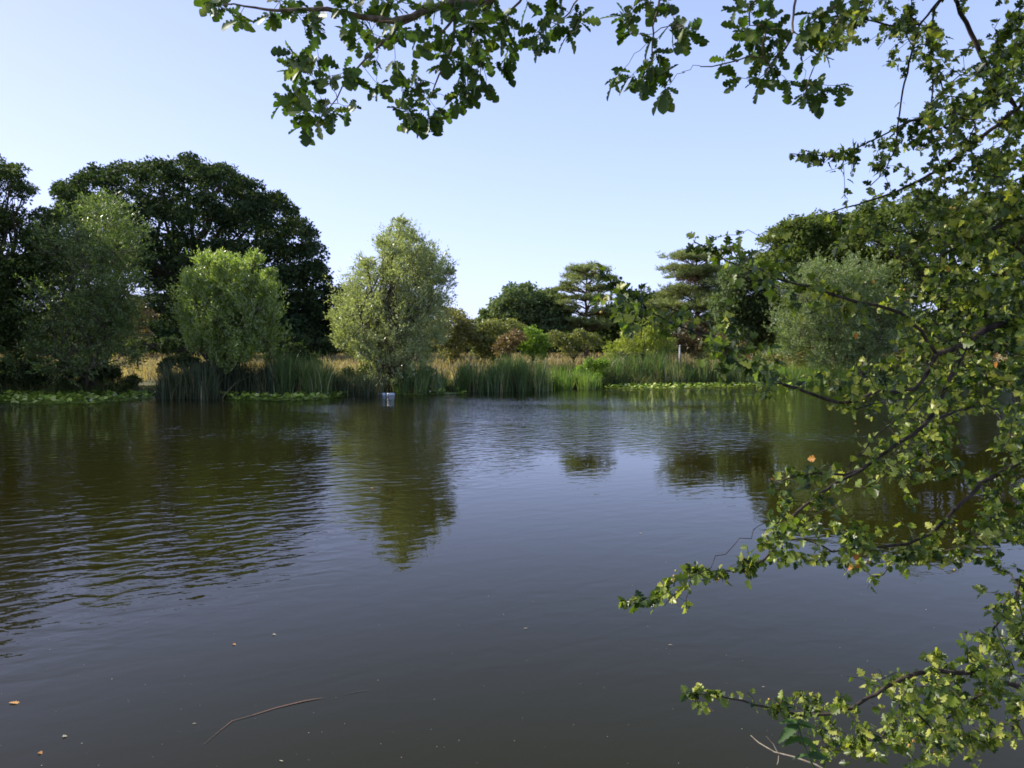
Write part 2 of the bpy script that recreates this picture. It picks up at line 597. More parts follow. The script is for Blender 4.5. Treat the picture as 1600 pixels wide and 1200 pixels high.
def grow_trunk(base, ells, r0, rng, forks=5, limbs=None, height=None):
    """tapered trunk that forks into limbs reaching the lobes"""
    top = max(e[0][2] for e in ells)
    cz = base[2] + (top - base[2]) * (height or .35)
    ctr = np.mean([e[0] for e in ells], axis=0)
    fork = np.array((base[0] * .6 + ctr[0] * .4, base[1] * .6 + ctr[1] * .4, cz))
    ch = []
    P = curve_pts(base - np.array((0, 0, .3)), fork, 7, rng, .05)
    ch.append((P, np.linspace(r0 * 1.25, r0 * .7, 7)))
    order = rng.permutation(len(ells))
    nl = min(len(ells), limbs or 24)
    for i in order[:nl]:
        e = ells[i]
        st = P[rng.integers(4, 7)]
        Q = curve_pts(st, e[0] + np.array((0, 0, .2)) * e[1][2], 8, rng, .16, lift=.08)
        ch.append((Q, np.linspace(r0 * .42, r0 * .06, 8)))
        for _ in range(3):
            tip = e[0] + unit(1, rng)[0] * e[1] * .8
            ch.append((curve_pts(Q[rng.integers(4, 8)], tip, 5, rng, .15), np.linspace(r0 * .1, r0 * .025, 5)))
    return tube_mesh('trunk', ch, 6)


def broadleaf(name, lobes, D, n, size, mat, label, cat='tree', group=None, thick=.7, r0=.4, barkm='bark_oak', base_px=None, seed=1, limbs=None, height=None, sub=.46, nsub=11, shell=.8):
    rng = np.random.default_rng(seed)
    ells = expand(lobes, D, thick, rng)
    bx = base_px if base_px is not None else (min(l[0] for l in lobes) + max(l[0] for l in lobes)) / 2
    x = (bx - 800) / FPX * D
    base = np.array((x, D, gz(x, D)))
    t = thing(name, base, label, cat, group)
    link('trunk', grow_trunk(base, ells, r0, rng, limbs=limbs, height=height), M[barkm], t)
    P, Rm, S, Rn = blob_leaves(ells, n, size, rng, sub=sub, nsub=nsub, shell=shell)
    ok = P[:, 2] > ground_z(P[:, 0], P[:, 1]) + .05
    link('crown', stamp('crown', SPRAY[0], SPRAY[1], P[ok], Rm[ok], S[ok], Rn[ok]), M[mat], t)
    return t


def willow(name, lobes, D, n_shoots, leaf, mat, label, cat='tree', group=None, thick=.6, r0=.12, base_px=None, seed=1, shoot=(.5, 1.3), per=22, upw=.8, stems=7):
    rng = np.random.default_rng(seed)
    ells = expand(lobes, D, thick, rng)
    bx = base_px if base_px is not None else (min(l[0] for l in lobes) + max(l[0] for l in lobes)) / 2
    x = (bx - 800) / FPX * D
    base = np.array((x, D, gz(x, D)))
    t = thing(name, base, label, cat, group)
    ch = []
    for i in range(stems):
        e = ells[rng.integers(0, len(ells))]
        b = base + np.array((rng.normal(0, .35), rng.normal(0, .35), -.2))
        m = (b + e[0]) / 2 + np.array(((b - e[0])[0] * .12, 0, .3))
        P = np.concatenate((curve_pts(b, m, 5, rng, .06), curve_pts(m, e[0], 5, rng, .06)[1:]))
        ch.append((P, np.linspace(r0, r0 * .25, len(P))))
    for e in ells:
        st = ch[rng.integers(0, stems)][0][rng.integers(3, 8)]
        Q = curve_pts(st, e[0], 6, rng, .12)
        ch.append((Q, np.linspace(r0 * .4, r0 * .12, 6)))
    area = np.array([e[1][0] * e[1][2] for e in ells])
    cnt = np.maximum(12, (n_shoots * area / area.sum()).astype(int))
    A, B = [], []
    for (c, r, s), k in zip(ells, cnt):
        nb = max(5, int(9 * (r.mean() / .8) ** 1.3))
        ub = unit(nb, rng)
        wb = rng.integers(0, nb, k)
        u = ub[wb] + rng.normal(0, .22, (k, 3))
        a = c + ub[wb] * r * rng.uniform(.35, .9, (nb, 1))[wb] + rng.normal(0, .20, (k, 3)) * r
        d = u * np.array((.75, .75, .4)) + np.array((0, 0, upw)) + rng.normal(0, .28, (k, 3))
        d /= np.linalg.norm(d, axis=1, keepdims=True)
        b = a + d * rng.uniform(*shoot, (k, 1)) * np.minimum(1, r.mean() / .8)
        A.append(a)
        B.append(b)
        for i in range(0, k, 6):
            ch.append((np.array((c + (a[i] - c) * .2, a[i], b[i])), np.array((r0 * .12, r0 * .09, r0 * .03))))
    A, B = np.concatenate(A), np.concatenate(B)
    link('trunk', tube_mesh('trunk', ch, 5), M['bark_willow'], t)
    tt = rng.random((len(A), per, 1))
    Pp = A[:, None, :] + (B - A)[:, None, :] * tt
    Pp[:, :, 2] -= .12 * (tt[:, :, 0] ** 2)
    Pp = Pp.reshape(-1, 3)
    Pp += rng.normal(0, .05, Pp.shape)
    dd = np.repeat(B - A, per, 0)
    dd = dd / np.linalg.norm(dd, axis=1, keepdims=True) + unit(len(Pp), rng) * .75 + np.array((0, 0, -.15))
    nn = unit(len(Pp), rng) + np.array((0, 0, .5))
    ok = Pp[:, 2] > np.maximum(.05, ground_z(Pp[:, 0], Pp[:, 1]) + .05)
    rn = np.repeat(rng.random(len(A)) * .5, per) + rng.random(len(Pp)) * .6
    link('crown', stamp('crown', WIL_LEAF[0], WIL_LEAF[1], Pp[ok], frames(dd, nn)[ok], (leaf * rng.uniform(.6, 1.4, len(Pp)))[ok], rn[ok], np.full(ok.sum(), 1.25)), M[mat], t)
    return t


NEEDLE = ([(0, .05, 0), (1, .02, .02), (1, -.02, .02), (0, -.05, 0)], [[0, 1, 2, 3]])


def pine(plates, D, trunk_px, top_px, n, label, seed, dead=None):
    rng = np.random.default_rng(seed)
    x = (trunk_px - 800) / FPX * D
    base = np.array((x, D, gz(x, D)))
    t = thing('pine_tree', base, label, 'pine tree', 'pine trees beyond the pond')
    top = at(trunk_px, top_px, D)
    P = curve_pts(base - np.array((0, 0, .3)), top, 12, rng, .10)
    ch = [(P, np.linspace(.34, .06, 12))]
    ells, A, U, Rr = [], [], [], []
    for (px, py, rx, ry) in plates:
        for s in (-1, 0, 1):
            Y = D + s * rng.uniform(1.6, 3.0)
            k = Y / FPX
            c = at(px + rng.normal(0, 6), py + rng.normal(0, 3.5), Y)
            r = np.array((rx * k, rx * k * .8, ry * 1.05 * k))
            ells.append((c, r))
            zt = np.interp(c[2] - .5, P[:, 2], np.arange(12))
            st = P[int(min(11, max(1, zt)))]
            Q = curve_pts(st, c - np.array((0, 0, r[2] * .5)), 7, rng, .10, lift=.05)
            ch.append((Q, np.linspace(.11, .035, 7)))
            for _ in range(9):
                tip = c + unit(1, rng)[0] * r * .9
                ch.append((curve_pts(Q[rng.integers(3, 7)], tip, 4, rng, .1), np.linspace(.035, .015, 4)))
            kk = int(n * rx * ry / sum(p[2] * p[3] for p in plates) / 3)
            # tufts sit on short boughlets scattered over the plate
            nb_ = max(6, kk // 9)
            bc = c + unit(nb_, rng) * r * rng.uniform(.3, 1.05, (nb_, 1))
            w_ = rng.integers(0, nb_, kk)
            A.append(bc[w_] + rng.normal(0, 1, (kk, 3)) * np.array((.32, .32, .11)))
            Rr.append(rng.random(nb_)[w_] * .5 + rng.random(kk) * .5)
    A, Rr = np.concatenate(A), np.concatenate(Rr)
    link('trunk', tube_mesh('trunk', ch, 6), M['bark_pine'], t)
    per = 6
    PP = np.repeat(A, per, 0)
    d = unit(len(PP), rng) * np.array((1, 1, .6)) + np.array((0, 0, .55))
    link('crown', stamp('crown', NEEDLE[0], NEEDLE[1], PP, frames(d, unit(len(PP), rng)), .38 * rng.uniform(.7, 1.3, len(PP)), np.repeat(Rr, per), np.full(len(PP), 1.5)), M['pine'], t)
    if dead:
        B = []
        for px, py, rx, ry in dead:
            c = at(px, py, D - 1.5)
            B.append(c + rng.normal(0, .5, (160, 3)) * np.array((rx, rx, ry)) / FPX * D)
        B = np.repeat(np.concatenate(B), per, 0)
        d = unit(len(B), rng)
        link('dead_foliage', stamp('dead_foliage', NEEDLE[0], NEEDLE[1], B, frames(d, unit(len(B), rng)), .35 * rng.uniform(.7, 1.3, len(B)), rng.random(len(B)), np.full(len(B), 1.5)), M['pine_dead'], t)
    return t


G_OAK, G_WIL, G_SHR = 'oak trees beyond the pond', 'willows along the far bank', 'shrubs on the heath'

broadleaf('oak_tree', [(x_, y_ + 11, r_ * .93) for x_, y_, r_ in [(110, 300, 30), (150, 278, 33), (200, 274, 36), (250, 272, 36), (300, 274, 36), (345, 276, 34), (385, 300, 33), (425, 328, 34), (465, 360, 32), (486, 388, 26), (482, 430, 30), (470, 480, 32),
                       (430, 400, 40), (380, 356, 44), (320, 335, 46), (250, 335, 46), (180, 335, 44), (112, 345, 38), (90, 400, 42), (160, 410, 46), (240, 410, 46), (320, 425, 46), (400, 450, 44),
                       (440, 505, 36), (350, 500, 42), (250, 490, 42), (150, 490, 45), (120, 535, 26), (190, 535, 26), (270, 535, 26), (350, 538, 24), (430, 540, 24), (485, 530, 26), (210, 375, 36), (285, 380, 36), (350, 395, 34), (450, 440, 34), (120, 320, 26)]], 84, 125000, .36, 'oak_far',
          'largest tree, a broad domed dark green oak behind the left bank', 'oak tree', G_OAK, thick=.55, r0=.75, base_px=300, seed=11, limbs=60, sub=.36, nsub=22, shell=.92)
broadleaf('oak_tree', [(512, 462, 17), (540, 466, 22), (500, 500, 30), (565, 490, 26), (530, 520, 30), (590, 520, 25)], 88, 15000, .36, 'dark_tree',
          'dark tree in the gap between the big domed oak and the tall pale willow', 'tree', G_OAK, r0=.35, seed=12)
broadleaf('oak_tree', [(815, 476, 27), (782, 487, 22), (850, 480, 24), (870, 500, 18), (762, 505, 15), (800, 506, 32), (850, 512, 30), (825, 535, 30)], 92, 30000, .36, 'oak_mid',
          'small round-headed oak on the skyline left of the two pines', 'oak tree', G_OAK, thick=.8, r0=.4, seed=13)
broadleaf('oak_tree', [(975, 500, 28), (1003, 480, 24), (1030, 474, 20), (950, 520, 25), (1000, 510, 35), (1040, 500, 30), (1060, 520, 30)], 97, 18000, .38, 'dark_tree',
          'dark tree standing between the two pines', 'tree', G_OAK, r0=.4, seed=14)
broadleaf('oak_tree', [(1150, 442, 26), (1180, 448, 30), (1140, 480, 32), (1190, 500, 38), (1150, 530, 35), (1228, 470, 30), (1215, 530, 35)], 70, 30000, .29, 'oak_mid',
          'shorter oak just right of the broad pine, left of the high right-hand oaks', 'oak tree', G_OAK, r0=.4, seed=15)
broadleaf('oak_tree', [(1214, 382, 27), (1252, 368, 28), (1292, 368, 28), (1332, 368, 30), (1240, 410, 38), (1300, 415, 42), (1350, 425, 38), (1202, 420, 24), (1260, 460, 40), (1320, 480, 44)], 60, 46000, .26, 'oak_right',
          'sunlit oak directly behind the pale willow on the right bank', 'oak tree', G_OAK, r0=.45, seed=16, limbs=36)
broadleaf('oak_tree', [(1372, 347, 27), (1408, 340, 27), (1446, 334, 28), (1490, 342, 32), (1535, 352, 34), (1350, 372, 26), (1400, 398, 42), (1460, 400, 46), (1520, 390, 42), (1562, 400, 46), (1400, 460, 42), (1470, 470, 46), (1540, 480, 50), (1610, 420, 55),
                       (1600, 500, 50), (1450, 530, 36), (1540, 545, 36), (1640, 560, 40)], 54, 56000, .25, 'oak_right',
          'tallest oak of the right-hand wood, half hidden by the overhanging hawthorn', 'oak tree', G_OAK, r0=.5, seed=17, limbs=40)

pine([(905, 424, 20, 4), (925, 421, 16, 4), (893, 437, 24, 4), (936, 434, 20, 4), (886, 452, 20, 3.5), (936, 452, 24, 3.5), (884, 467, 22, 3.5), (930, 469, 28, 4), (890, 484, 18, 3.5), (940, 486, 24, 4.5), (898, 503, 24, 4.5), (932, 507, 25, 5), (905, 520, 25, 5)],
     89, 916, 420, 5200, 'slim pine with flat separate tiers and a bare trunk against the sky', 21)
pine([(1085, 394, 24, 5), (1070, 404, 32, 5), (1110, 402, 26, 5), (1058, 417, 28, 4.5), (1095, 419, 42, 6), (1125, 425, 24, 6), (1076, 434, 36, 5), (1112, 440, 34, 6), (1058, 454, 30, 7), (1100, 458, 42, 8), (1138, 455, 20, 8),
      (1048, 474, 32, 8), (1095, 480, 40, 9), (1042, 492, 28, 8), (1110, 502, 36, 9)],
     88, 1088, 392, 9500, 'broad dense pine with a spreading top, beside the shorter oak', 22, dead=[(1080, 440, 20, 8), (1075, 505, 14, 10), (1100, 500, 16, 8)])

# left bank
broadleaf('alder_tree', [(-25, 290, 38), (18, 276, 24), (36, 300, 16), (-40, 370, 60), (25, 370, 42), (62, 385, 26), (72, 345, 16), (30, 440, 45), (58, 430, 40), (-10, 460, 62), (45, 500, 42), (-60, 520, 60), (10, 545, 40)], 34.5, 42000, .14, 'alder',
          'tall dark tree cut by the left edge of the photo, with a lighter top', 'tree', None, thick=.6, r0=.22, seed=31, limbs=24, base_px=-20)
willow('willow_tree', [(150, 325, 20), (168, 352, 30), (120, 368, 28), (185, 395, 32), (130, 425, 44), (192, 455, 32), (92, 400, 32), (88, 470, 42), (160, 505, 42), (205, 505, 28), (120, 545, 32), (60, 540, 26), (30, 570, 24), (90, 572, 24), (150, 570, 24), (195, 555, 18)], 34.5, 3200, .14, 'willow_dark',
       'dark willow with a silvery tip, left of the round one and before the domed oak', 'willow', G_WIL, thick=.7, seed=32, per=20, base_px=140, upw=.55)
for i, (px, D_, hh, sd) in enumerate([(-190, 33, 345, 33), (-330, 30, 320, 34), (-470, 31, 300, 35), (-260, 42, 330, 36)]):  # unseen trees, added to cast shade on the left bank
    broadleaf('alder_tree', [(px, hh, 55), (px - 60, hh + 70, 65), (px + 50, hh + 70, 65), (px, hh + 130, 80), (px - 50, hh + 220, 75), (px + 50, hh + 220, 75), (px, hh + 290, 70)], D_, 9000, .26, 'alder',
              'unseen dark tree added beyond the left edge to shade the bank', 'tree', 'trees beyond the left edge', thick=.7, r0=.22, seed=sd)
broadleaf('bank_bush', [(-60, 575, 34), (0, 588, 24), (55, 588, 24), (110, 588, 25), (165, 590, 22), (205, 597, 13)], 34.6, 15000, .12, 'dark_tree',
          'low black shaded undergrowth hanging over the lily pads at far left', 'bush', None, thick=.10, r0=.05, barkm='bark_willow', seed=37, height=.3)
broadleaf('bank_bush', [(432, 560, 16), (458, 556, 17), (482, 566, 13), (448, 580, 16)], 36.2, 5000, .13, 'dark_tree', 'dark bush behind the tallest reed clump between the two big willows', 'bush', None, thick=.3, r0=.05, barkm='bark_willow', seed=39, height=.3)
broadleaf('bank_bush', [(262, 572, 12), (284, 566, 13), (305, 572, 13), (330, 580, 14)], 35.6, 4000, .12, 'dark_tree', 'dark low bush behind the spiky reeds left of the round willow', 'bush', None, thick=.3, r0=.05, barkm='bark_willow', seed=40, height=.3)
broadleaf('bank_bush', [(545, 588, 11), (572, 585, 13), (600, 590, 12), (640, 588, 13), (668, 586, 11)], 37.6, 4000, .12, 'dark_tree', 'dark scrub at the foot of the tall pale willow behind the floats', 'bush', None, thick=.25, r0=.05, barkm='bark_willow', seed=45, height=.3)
broadleaf('dead_bush', [(208, 478, 14), (222, 500, 18), (212, 522, 18)], 47, 2600, .16, 'scrub_red', 'rusty brown dying bush in the shade left of the round willow', 'bush', G_SHR, r0=.06, seed=38)

willow('willow_tree', [(322, 412, 9), (345, 408, 9), (396, 408, 9), (370, 420, 9), (420, 432, 8), (296, 440, 9), (350, 432, 18), (318, 442, 14), (390, 440, 15), (414, 455, 12), (306, 470, 20), (350, 470, 40), (396, 482, 28), (332, 512, 34), (384, 515, 30), (298, 505, 16), (414, 500, 14), (340, 545, 24), (305, 540, 18), (375, 556, 22), (415, 535, 20), (350, 575, 20)], 33.6, 2500, .15, 'willow_green',
       'round bushy green willow with upright shoot tips on the left bank', 'willow', G_WIL, seed=41, per=26, shoot=(.5, 1.7), upw=1.5)
willow('willow_tree', [(626, 350, 7), (622, 368, 13), (640, 372, 9), (612, 395, 20), (570, 415, 10), (700, 425, 8), (598, 385, 9), (645, 395, 27), (588, 430, 27), (640, 435, 36), (678, 420, 20), (694, 440, 11), (560, 478, 27), (608, 485, 38), (658, 488, 34), (530, 500, 15), (560, 525, 27), (540, 530, 16), (620, 535, 38),
                       (668, 528, 22), (605, 572, 24), (650, 566, 24), (570, 560, 20), (590, 590, 14), (630, 592, 16)], 36.8, 3700, .135, 'willow_grey',
       'tall pale willow with a pointed top at the centre of the far bank', 'willow', G_WIL, seed=42, per=23, shoot=(.4, 1.45), upw=.85, stems=9, base_px=610)
willow('willow_tree', [(1280, 432, 22), (1320, 428, 22), (1355, 440, 24), (1258, 465, 30), (1310, 470, 38), (1370, 480, 33), (1250, 515, 36), (1310, 525, 42), (1370, 530, 38), (1228, 540, 18), (1405, 505, 25), (1290, 565, 25), (1350, 570, 25)], 47.5, 3600, .155, 'willow_pale',
       'big greyish willow on the right bank behind the hawthorn twigs', 'willow', G_WIL, seed=43, per=25, shoot=(.5, 1.2), upw=.6)
willow('willow_bush', [(1000, 532, 24), (982, 540, 20), (1020, 526, 18), (1036, 545, 16), (962, 550, 13), (1005, 552, 22)], 47, 900, .15, 'willow_yellow',
       'yellow-green willow bush behind the long bright reed bed', 'bush', G_WIL, seed=44, per=22, shoot=(.3, .8))

# heath scrub behind the bank
for k, (nm, lobes, D_, n_, s_, mt, lab) in enumerate([
    ('hawthorn_bush', [(690, 492, 13), (704, 506, 20), (728, 515, 15), (676, 520, 22), (704, 540, 26), (738, 532, 12)], 56, 9000, .19, 'scrub_brown', 'tall brown-green bush against the right side of the tall pale willow'),
    ('hawthorn_bush', [(770, 520, 20), (798, 520, 18), (746, 535, 18), (772, 545, 22), (752, 552, 15)], 58, 8000, .18, 'scrub_olive', 'olive bush in front of the small round-headed oak'),
    ('rusty_bush', [(795, 540, 16), (808, 530, 12), (783, 548, 14)], 53, 3500, .15, 'scrub_red', 'low rusty red bush behind the dark reed clump'),
    ('green_bush', [(830, 523, 11), (842, 537, 15), (822, 543, 14), (836, 552, 14)], 55, 4500, .16, 'scrub_green', 'small bright green bush, the brightest on the heath'),
    ('olive_bush', [(870, 532, 12), (892, 540, 15), (905, 526, 9), (922, 537, 13)], 60, 5000, .18, 'scrub_olive', 'patchy olive bush at the foot of the slim pine'),
    ('heath_bush', [(1040, 530, 17), (1066, 538, 18), (1095, 540, 20), (1125, 545, 20), (1160, 552, 20), (1080, 520, 16)], 60, 9000, .2, 'heath', 'brownish heather and gorse thicket behind the pale post'),
    ('bramble_bush', [(925, 572, 12), (907, 584, 9), (944, 570, 10), (934, 586, 10)], 42.6, 4500, .12, 'scrub_green', 'leafy green bramble on the bank just left of the long bright reed bed'),
    ('gorse_bush', [(1240, 560, 22), (1200, 562, 18), (1430, 562, 26), (1480, 570, 24), (1540, 574, 22), (1600, 575, 24)], 50.5, 9000, .16, 'scrub_olive', 'low green thicket on the right bank under the wood'),
]):
    broadleaf(nm, lobes, D_, n_, s_, mt, lab, 'bush', G_SHR, thick=.35 if k > 4 else .7, r0=.07, barkm='bark_willow', seed=60 + k, height=.25)

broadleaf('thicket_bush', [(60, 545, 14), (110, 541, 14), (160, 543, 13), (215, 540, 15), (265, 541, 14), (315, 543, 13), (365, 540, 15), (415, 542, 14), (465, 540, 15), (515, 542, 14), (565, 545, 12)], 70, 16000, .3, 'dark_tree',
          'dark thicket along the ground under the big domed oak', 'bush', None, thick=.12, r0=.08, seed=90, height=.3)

# distant wood closing the view
rng = np.random.default_rng(5)
el = []
for px in range(-700, 2500, 22):
    Y = 135 + rng.uniform(-8, 8)
    top = 515 + rng.uniform(-6, 6)
    if px < 480 or px > 1150:
        top -= 25
    r = rng.uniform(14, 22)
    k = Y / FPX
    el.append((at(px, top + r, Y), np.array((r * k * 1.3, r * k, r * k)), 0))
    el.append((at(px + 4, 546, Y - 6), np.array((r * k * 1.5, r * k, 11 * k)), 0))
    el.append((at(px + 8, top + r * 2.2, Y - 4), np.array((r * k * 1.4, r * k, r * k * 1.2)), 0))
P, Rm, S, Rn = blob_leaves(el, 80000, 1.5, rng)
ok = P[:, 2] > 1.3
tag(link('distant_wood', stamp('distant_wood', SPRAY[0], SPRAY[1], P[ok], Rm[ok], S[ok], Rn[ok]), M['dark_tree']), 'dark line of far trees closing the view behind the heath', 'wood', None, 'stuff')


# ------------------------------------------------------------------ blades
def blades(name, P, h, wd, rng, lean=.25, curl=.35, rnd=None, seg=3):
    """tapering bent blades, two-sided, as one mesh"""
    N = len(P)
    az = rng.uniform(0, 2 * math.pi, N)
    side = np.stack((np.cos(az), np.sin(az), np.zeros(N)), 1)
    la = rng.uniform(0, 2 * math.pi, N)
    ld = np.stack((np.cos(la), np.sin(la), np.zeros(N)), 1) * (np.abs(rng.normal(0, lean, N)))[:, None]
    cu = np.abs(rng.normal(0, curl, N))
    Vv = np.zeros((N, (seg + 1) * 2, 3))
    for i in range(seg + 1):
        t = i / seg
        c = P + ld * (h * t)[:, None] + ld / np.maximum(1e-6, np.linalg.norm(ld, axis=1, keepdims=True)) * (cu * h * t ** 3)[:, None]
        c[:, 2] += h * t * (1 - .35 * cu * t * t)
        ww = wd * (1 - t) ** .7 if i < seg else wd * .06
        Vv[:, 2 * i] = c - side * (ww / 2)[:, None]
        Vv[:, 2 * i + 1] = c + side * (ww / 2)[:, None]
    f = np.concatenate([np.array((2 * i, 2 * i + 1, 2 * i + 3, 2 * i + 2)) for i in range(seg)])
    loops = (f[None, :] + (np.arange(N) * (seg + 1) * 2)[:, None]).ravel()
    rn = rng.random(N) if rnd is None else rnd
    return poly_mesh(name, Vv.reshape(-1, 3), loops, np.full(N * seg, 4), np.repeat(rn, seg))


# meadow grass (nobody could count it)
rng = np.random.default_rng(77)
N = 110000
Y = 34 + 98 * rng.random(N) ** 1.9
X = rng.uniform(-1, 1, N) * Y * .80 + Y * .02
d = Y - shore(X)
keep = (d > 1.6)
# tussocks: keep more blades where a slow pattern is high
pat = np.sin(X * 1.9 + np.sin(Y * 1.1) * 1.5) * np.sin(Y * 1.7 + np.sin(X * .8) * 2)
keep &= rng.random(N) < (.55 + .45 * pat)
X, Y, d, pat = X[keep], Y[keep], d[keep], pat[keep]
h = rng.uniform(.35, .85, len(X)) * (0.75 + .35 * pat)
h *= np.interp(d, [1.6, 4, 8], [.5, .7, 1.0])
# a trodden lawn-like opening at the left
op = np.exp(-(((X / Y * FPX + 800 - 235) / 40) ** 2)) * (d < 4.5)
h *= 1 - .75 * op
P = np.stack((X, Y, ground_z(X, Y) - .03), 1)
wd = .028 + .0007 * Y
green = (d < 3.2) | (op > .4)
tag(link('meadow_grass', blades('meadow_grass', P[~green], h[~green], wd[~green], rng, .28, .3), M['meadow']), 'dry golden knee-high grass behind the bank', 'grass', None, 'stuff')
tag(link('bank_grass', blades('bank_grass', P[green], h[green], wd[green], rng, .3, .3), M['turf']), 'short greener grass along the far water edge', 'grass', None, 'stuff')
# fringe of bank vegetation
N = 26000
X = rng.uniform(-36, 42, N)
d = rng.uniform(.0, 2.0, N)
Y = shore(X) + d
P = np.stack((X, Y, ground_z(X, Y) - .02), 1)
opn = np.interp(X / Y * FPX + 800, [205, 215, 262, 275, 690, 698, 722, 735], [1, .15, .15, 1, 1, .3, .3, 1])
tag(link('bank_sedge', blades('bank_sedge', P, rng.uniform(.25, .8, N) * opn, np.full(N, .045), rng, .4, .5), M['turf']), 'rough sedge and weeds along the foot of the far bank', 'grass', None, 'stuff')


# ------------------------------------------------------------------ reeds
G_REED = 'reed clumps along the far bank'
for k, (x0, x1, d0, d1, h, n_, mt, lab, prof) in enumerate([
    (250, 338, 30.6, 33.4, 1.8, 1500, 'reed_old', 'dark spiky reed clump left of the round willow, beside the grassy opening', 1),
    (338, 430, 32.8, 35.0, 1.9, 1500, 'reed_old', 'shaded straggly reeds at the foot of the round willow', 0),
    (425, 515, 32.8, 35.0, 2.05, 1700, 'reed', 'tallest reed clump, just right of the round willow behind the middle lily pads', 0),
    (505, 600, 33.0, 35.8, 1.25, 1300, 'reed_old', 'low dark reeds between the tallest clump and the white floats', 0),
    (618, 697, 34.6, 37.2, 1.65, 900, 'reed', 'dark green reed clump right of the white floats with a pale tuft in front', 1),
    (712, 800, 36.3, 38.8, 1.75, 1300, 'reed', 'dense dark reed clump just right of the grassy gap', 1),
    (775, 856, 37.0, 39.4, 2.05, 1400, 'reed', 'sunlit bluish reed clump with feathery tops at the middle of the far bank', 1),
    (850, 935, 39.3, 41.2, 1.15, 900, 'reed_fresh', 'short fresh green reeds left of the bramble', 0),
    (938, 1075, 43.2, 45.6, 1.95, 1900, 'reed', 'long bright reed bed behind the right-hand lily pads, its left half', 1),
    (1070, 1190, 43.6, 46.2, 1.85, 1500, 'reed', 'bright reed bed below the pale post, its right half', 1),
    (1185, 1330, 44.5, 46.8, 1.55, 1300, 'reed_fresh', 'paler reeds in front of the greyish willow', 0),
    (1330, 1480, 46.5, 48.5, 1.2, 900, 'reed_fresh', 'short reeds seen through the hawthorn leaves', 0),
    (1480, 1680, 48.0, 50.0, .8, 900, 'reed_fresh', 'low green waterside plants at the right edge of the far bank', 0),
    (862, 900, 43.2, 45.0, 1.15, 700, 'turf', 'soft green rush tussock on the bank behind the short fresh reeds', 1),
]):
    rng = np.random.default_rng(200 + k)
    Y = rng.uniform(d0, d1, n_)
    px = rng.uniform(x0, x1, n_)
    # reeds rise in bunches
    nb_ = max(8, n_ // 22)
    bx_, by_, bh = rng.uniform(x0, x1, nb_), rng.uniform(d0, d1, nb_), rng.uniform(.75, 1.1, nb_)
    wv = rng.integers(0, nb_, n_)
    px = bx_[wv] + rng.normal(0, 4.5, n_)
    Y = by_[wv] + rng.normal(0, .16, n_)
    X = (px - 800) / FPX * Y
    e = (px - (x0 + x1) / 2) / ((x1 - x0) / 2)
    hh = h * bh[wv] * rng.uniform(.6, 1.08, n_)
    if prof:
        hh *= np.sqrt(np.clip(1.12 - .62 * e ** 4, .12, 1))
    P = np.stack((X, Y, np.maximum(-.25, ground_z(X, Y)) - .02), 1)
    low = np.minimum(0, P[:, 2])
    t = thing('rush_tussock' if mt == 'turf' else 'reed_clump', (float(X.mean()), float(Y.mean()), 0), lab, 'reeds', G_REED)
    nd = n_ // (16 if mt == 'reed_old' else 8) if mt != 'turf' and k != 12 else 0
    dsel = rng.permutation(n_)[:nd]
    if nd:
        link('dead_blades', blades('dead_blades', P[dsel] + rng.normal(0, .08, (nd, 3)) * (1, 1, 0), (hh - low)[dsel] * rng.uniform(.4, 1.05, nd), rng.uniform(.025, .045, nd), rng, .28, .6), M['reed_dead'], t)
    link('blades', blades('blades', P, hh - low, rng.uniform(.030, .058, n_), rng, .085, .24, rnd=rng.random(nb_)[wv] * .35 + rng.random(n_) * .65), M[mt], t)
# one pale tuft drooping in front, and dead stalks fallen to the water
for (px, py, h, n_, mt, lab, ln) in [(646, 612, 1.05, 90, 'reed_fresh', 'bright yellow-green arching tuft at the water edge right of the white floats', .45),
                                     (512, 617, 1.5, 60, 'reed_fresh', 'arching pale reed blades leaning right over the water beside the middle lily pads', .5),
                                     (1255, 603, 1.0, 120, 'reed_fresh', 'bright yellow-green tuft at the water edge in front of the greyish willow', .2)]:
    rng = np.random.default_rng(int(px))
    c = onwater(px, py)
    P = c + rng.normal(0, 1, (n_, 3)) * np.array((.22, .15, 0)) - (0, 0, .1)
    tag(link('sedge_tuft', blades('sedge_tuft', P, rng.uniform(.5, 1, n_) * h, np.full(n_, .05), rng, ln, .5, seg=5), M[mt]), lab, 'plant', 'sedge tufts at the water edge')

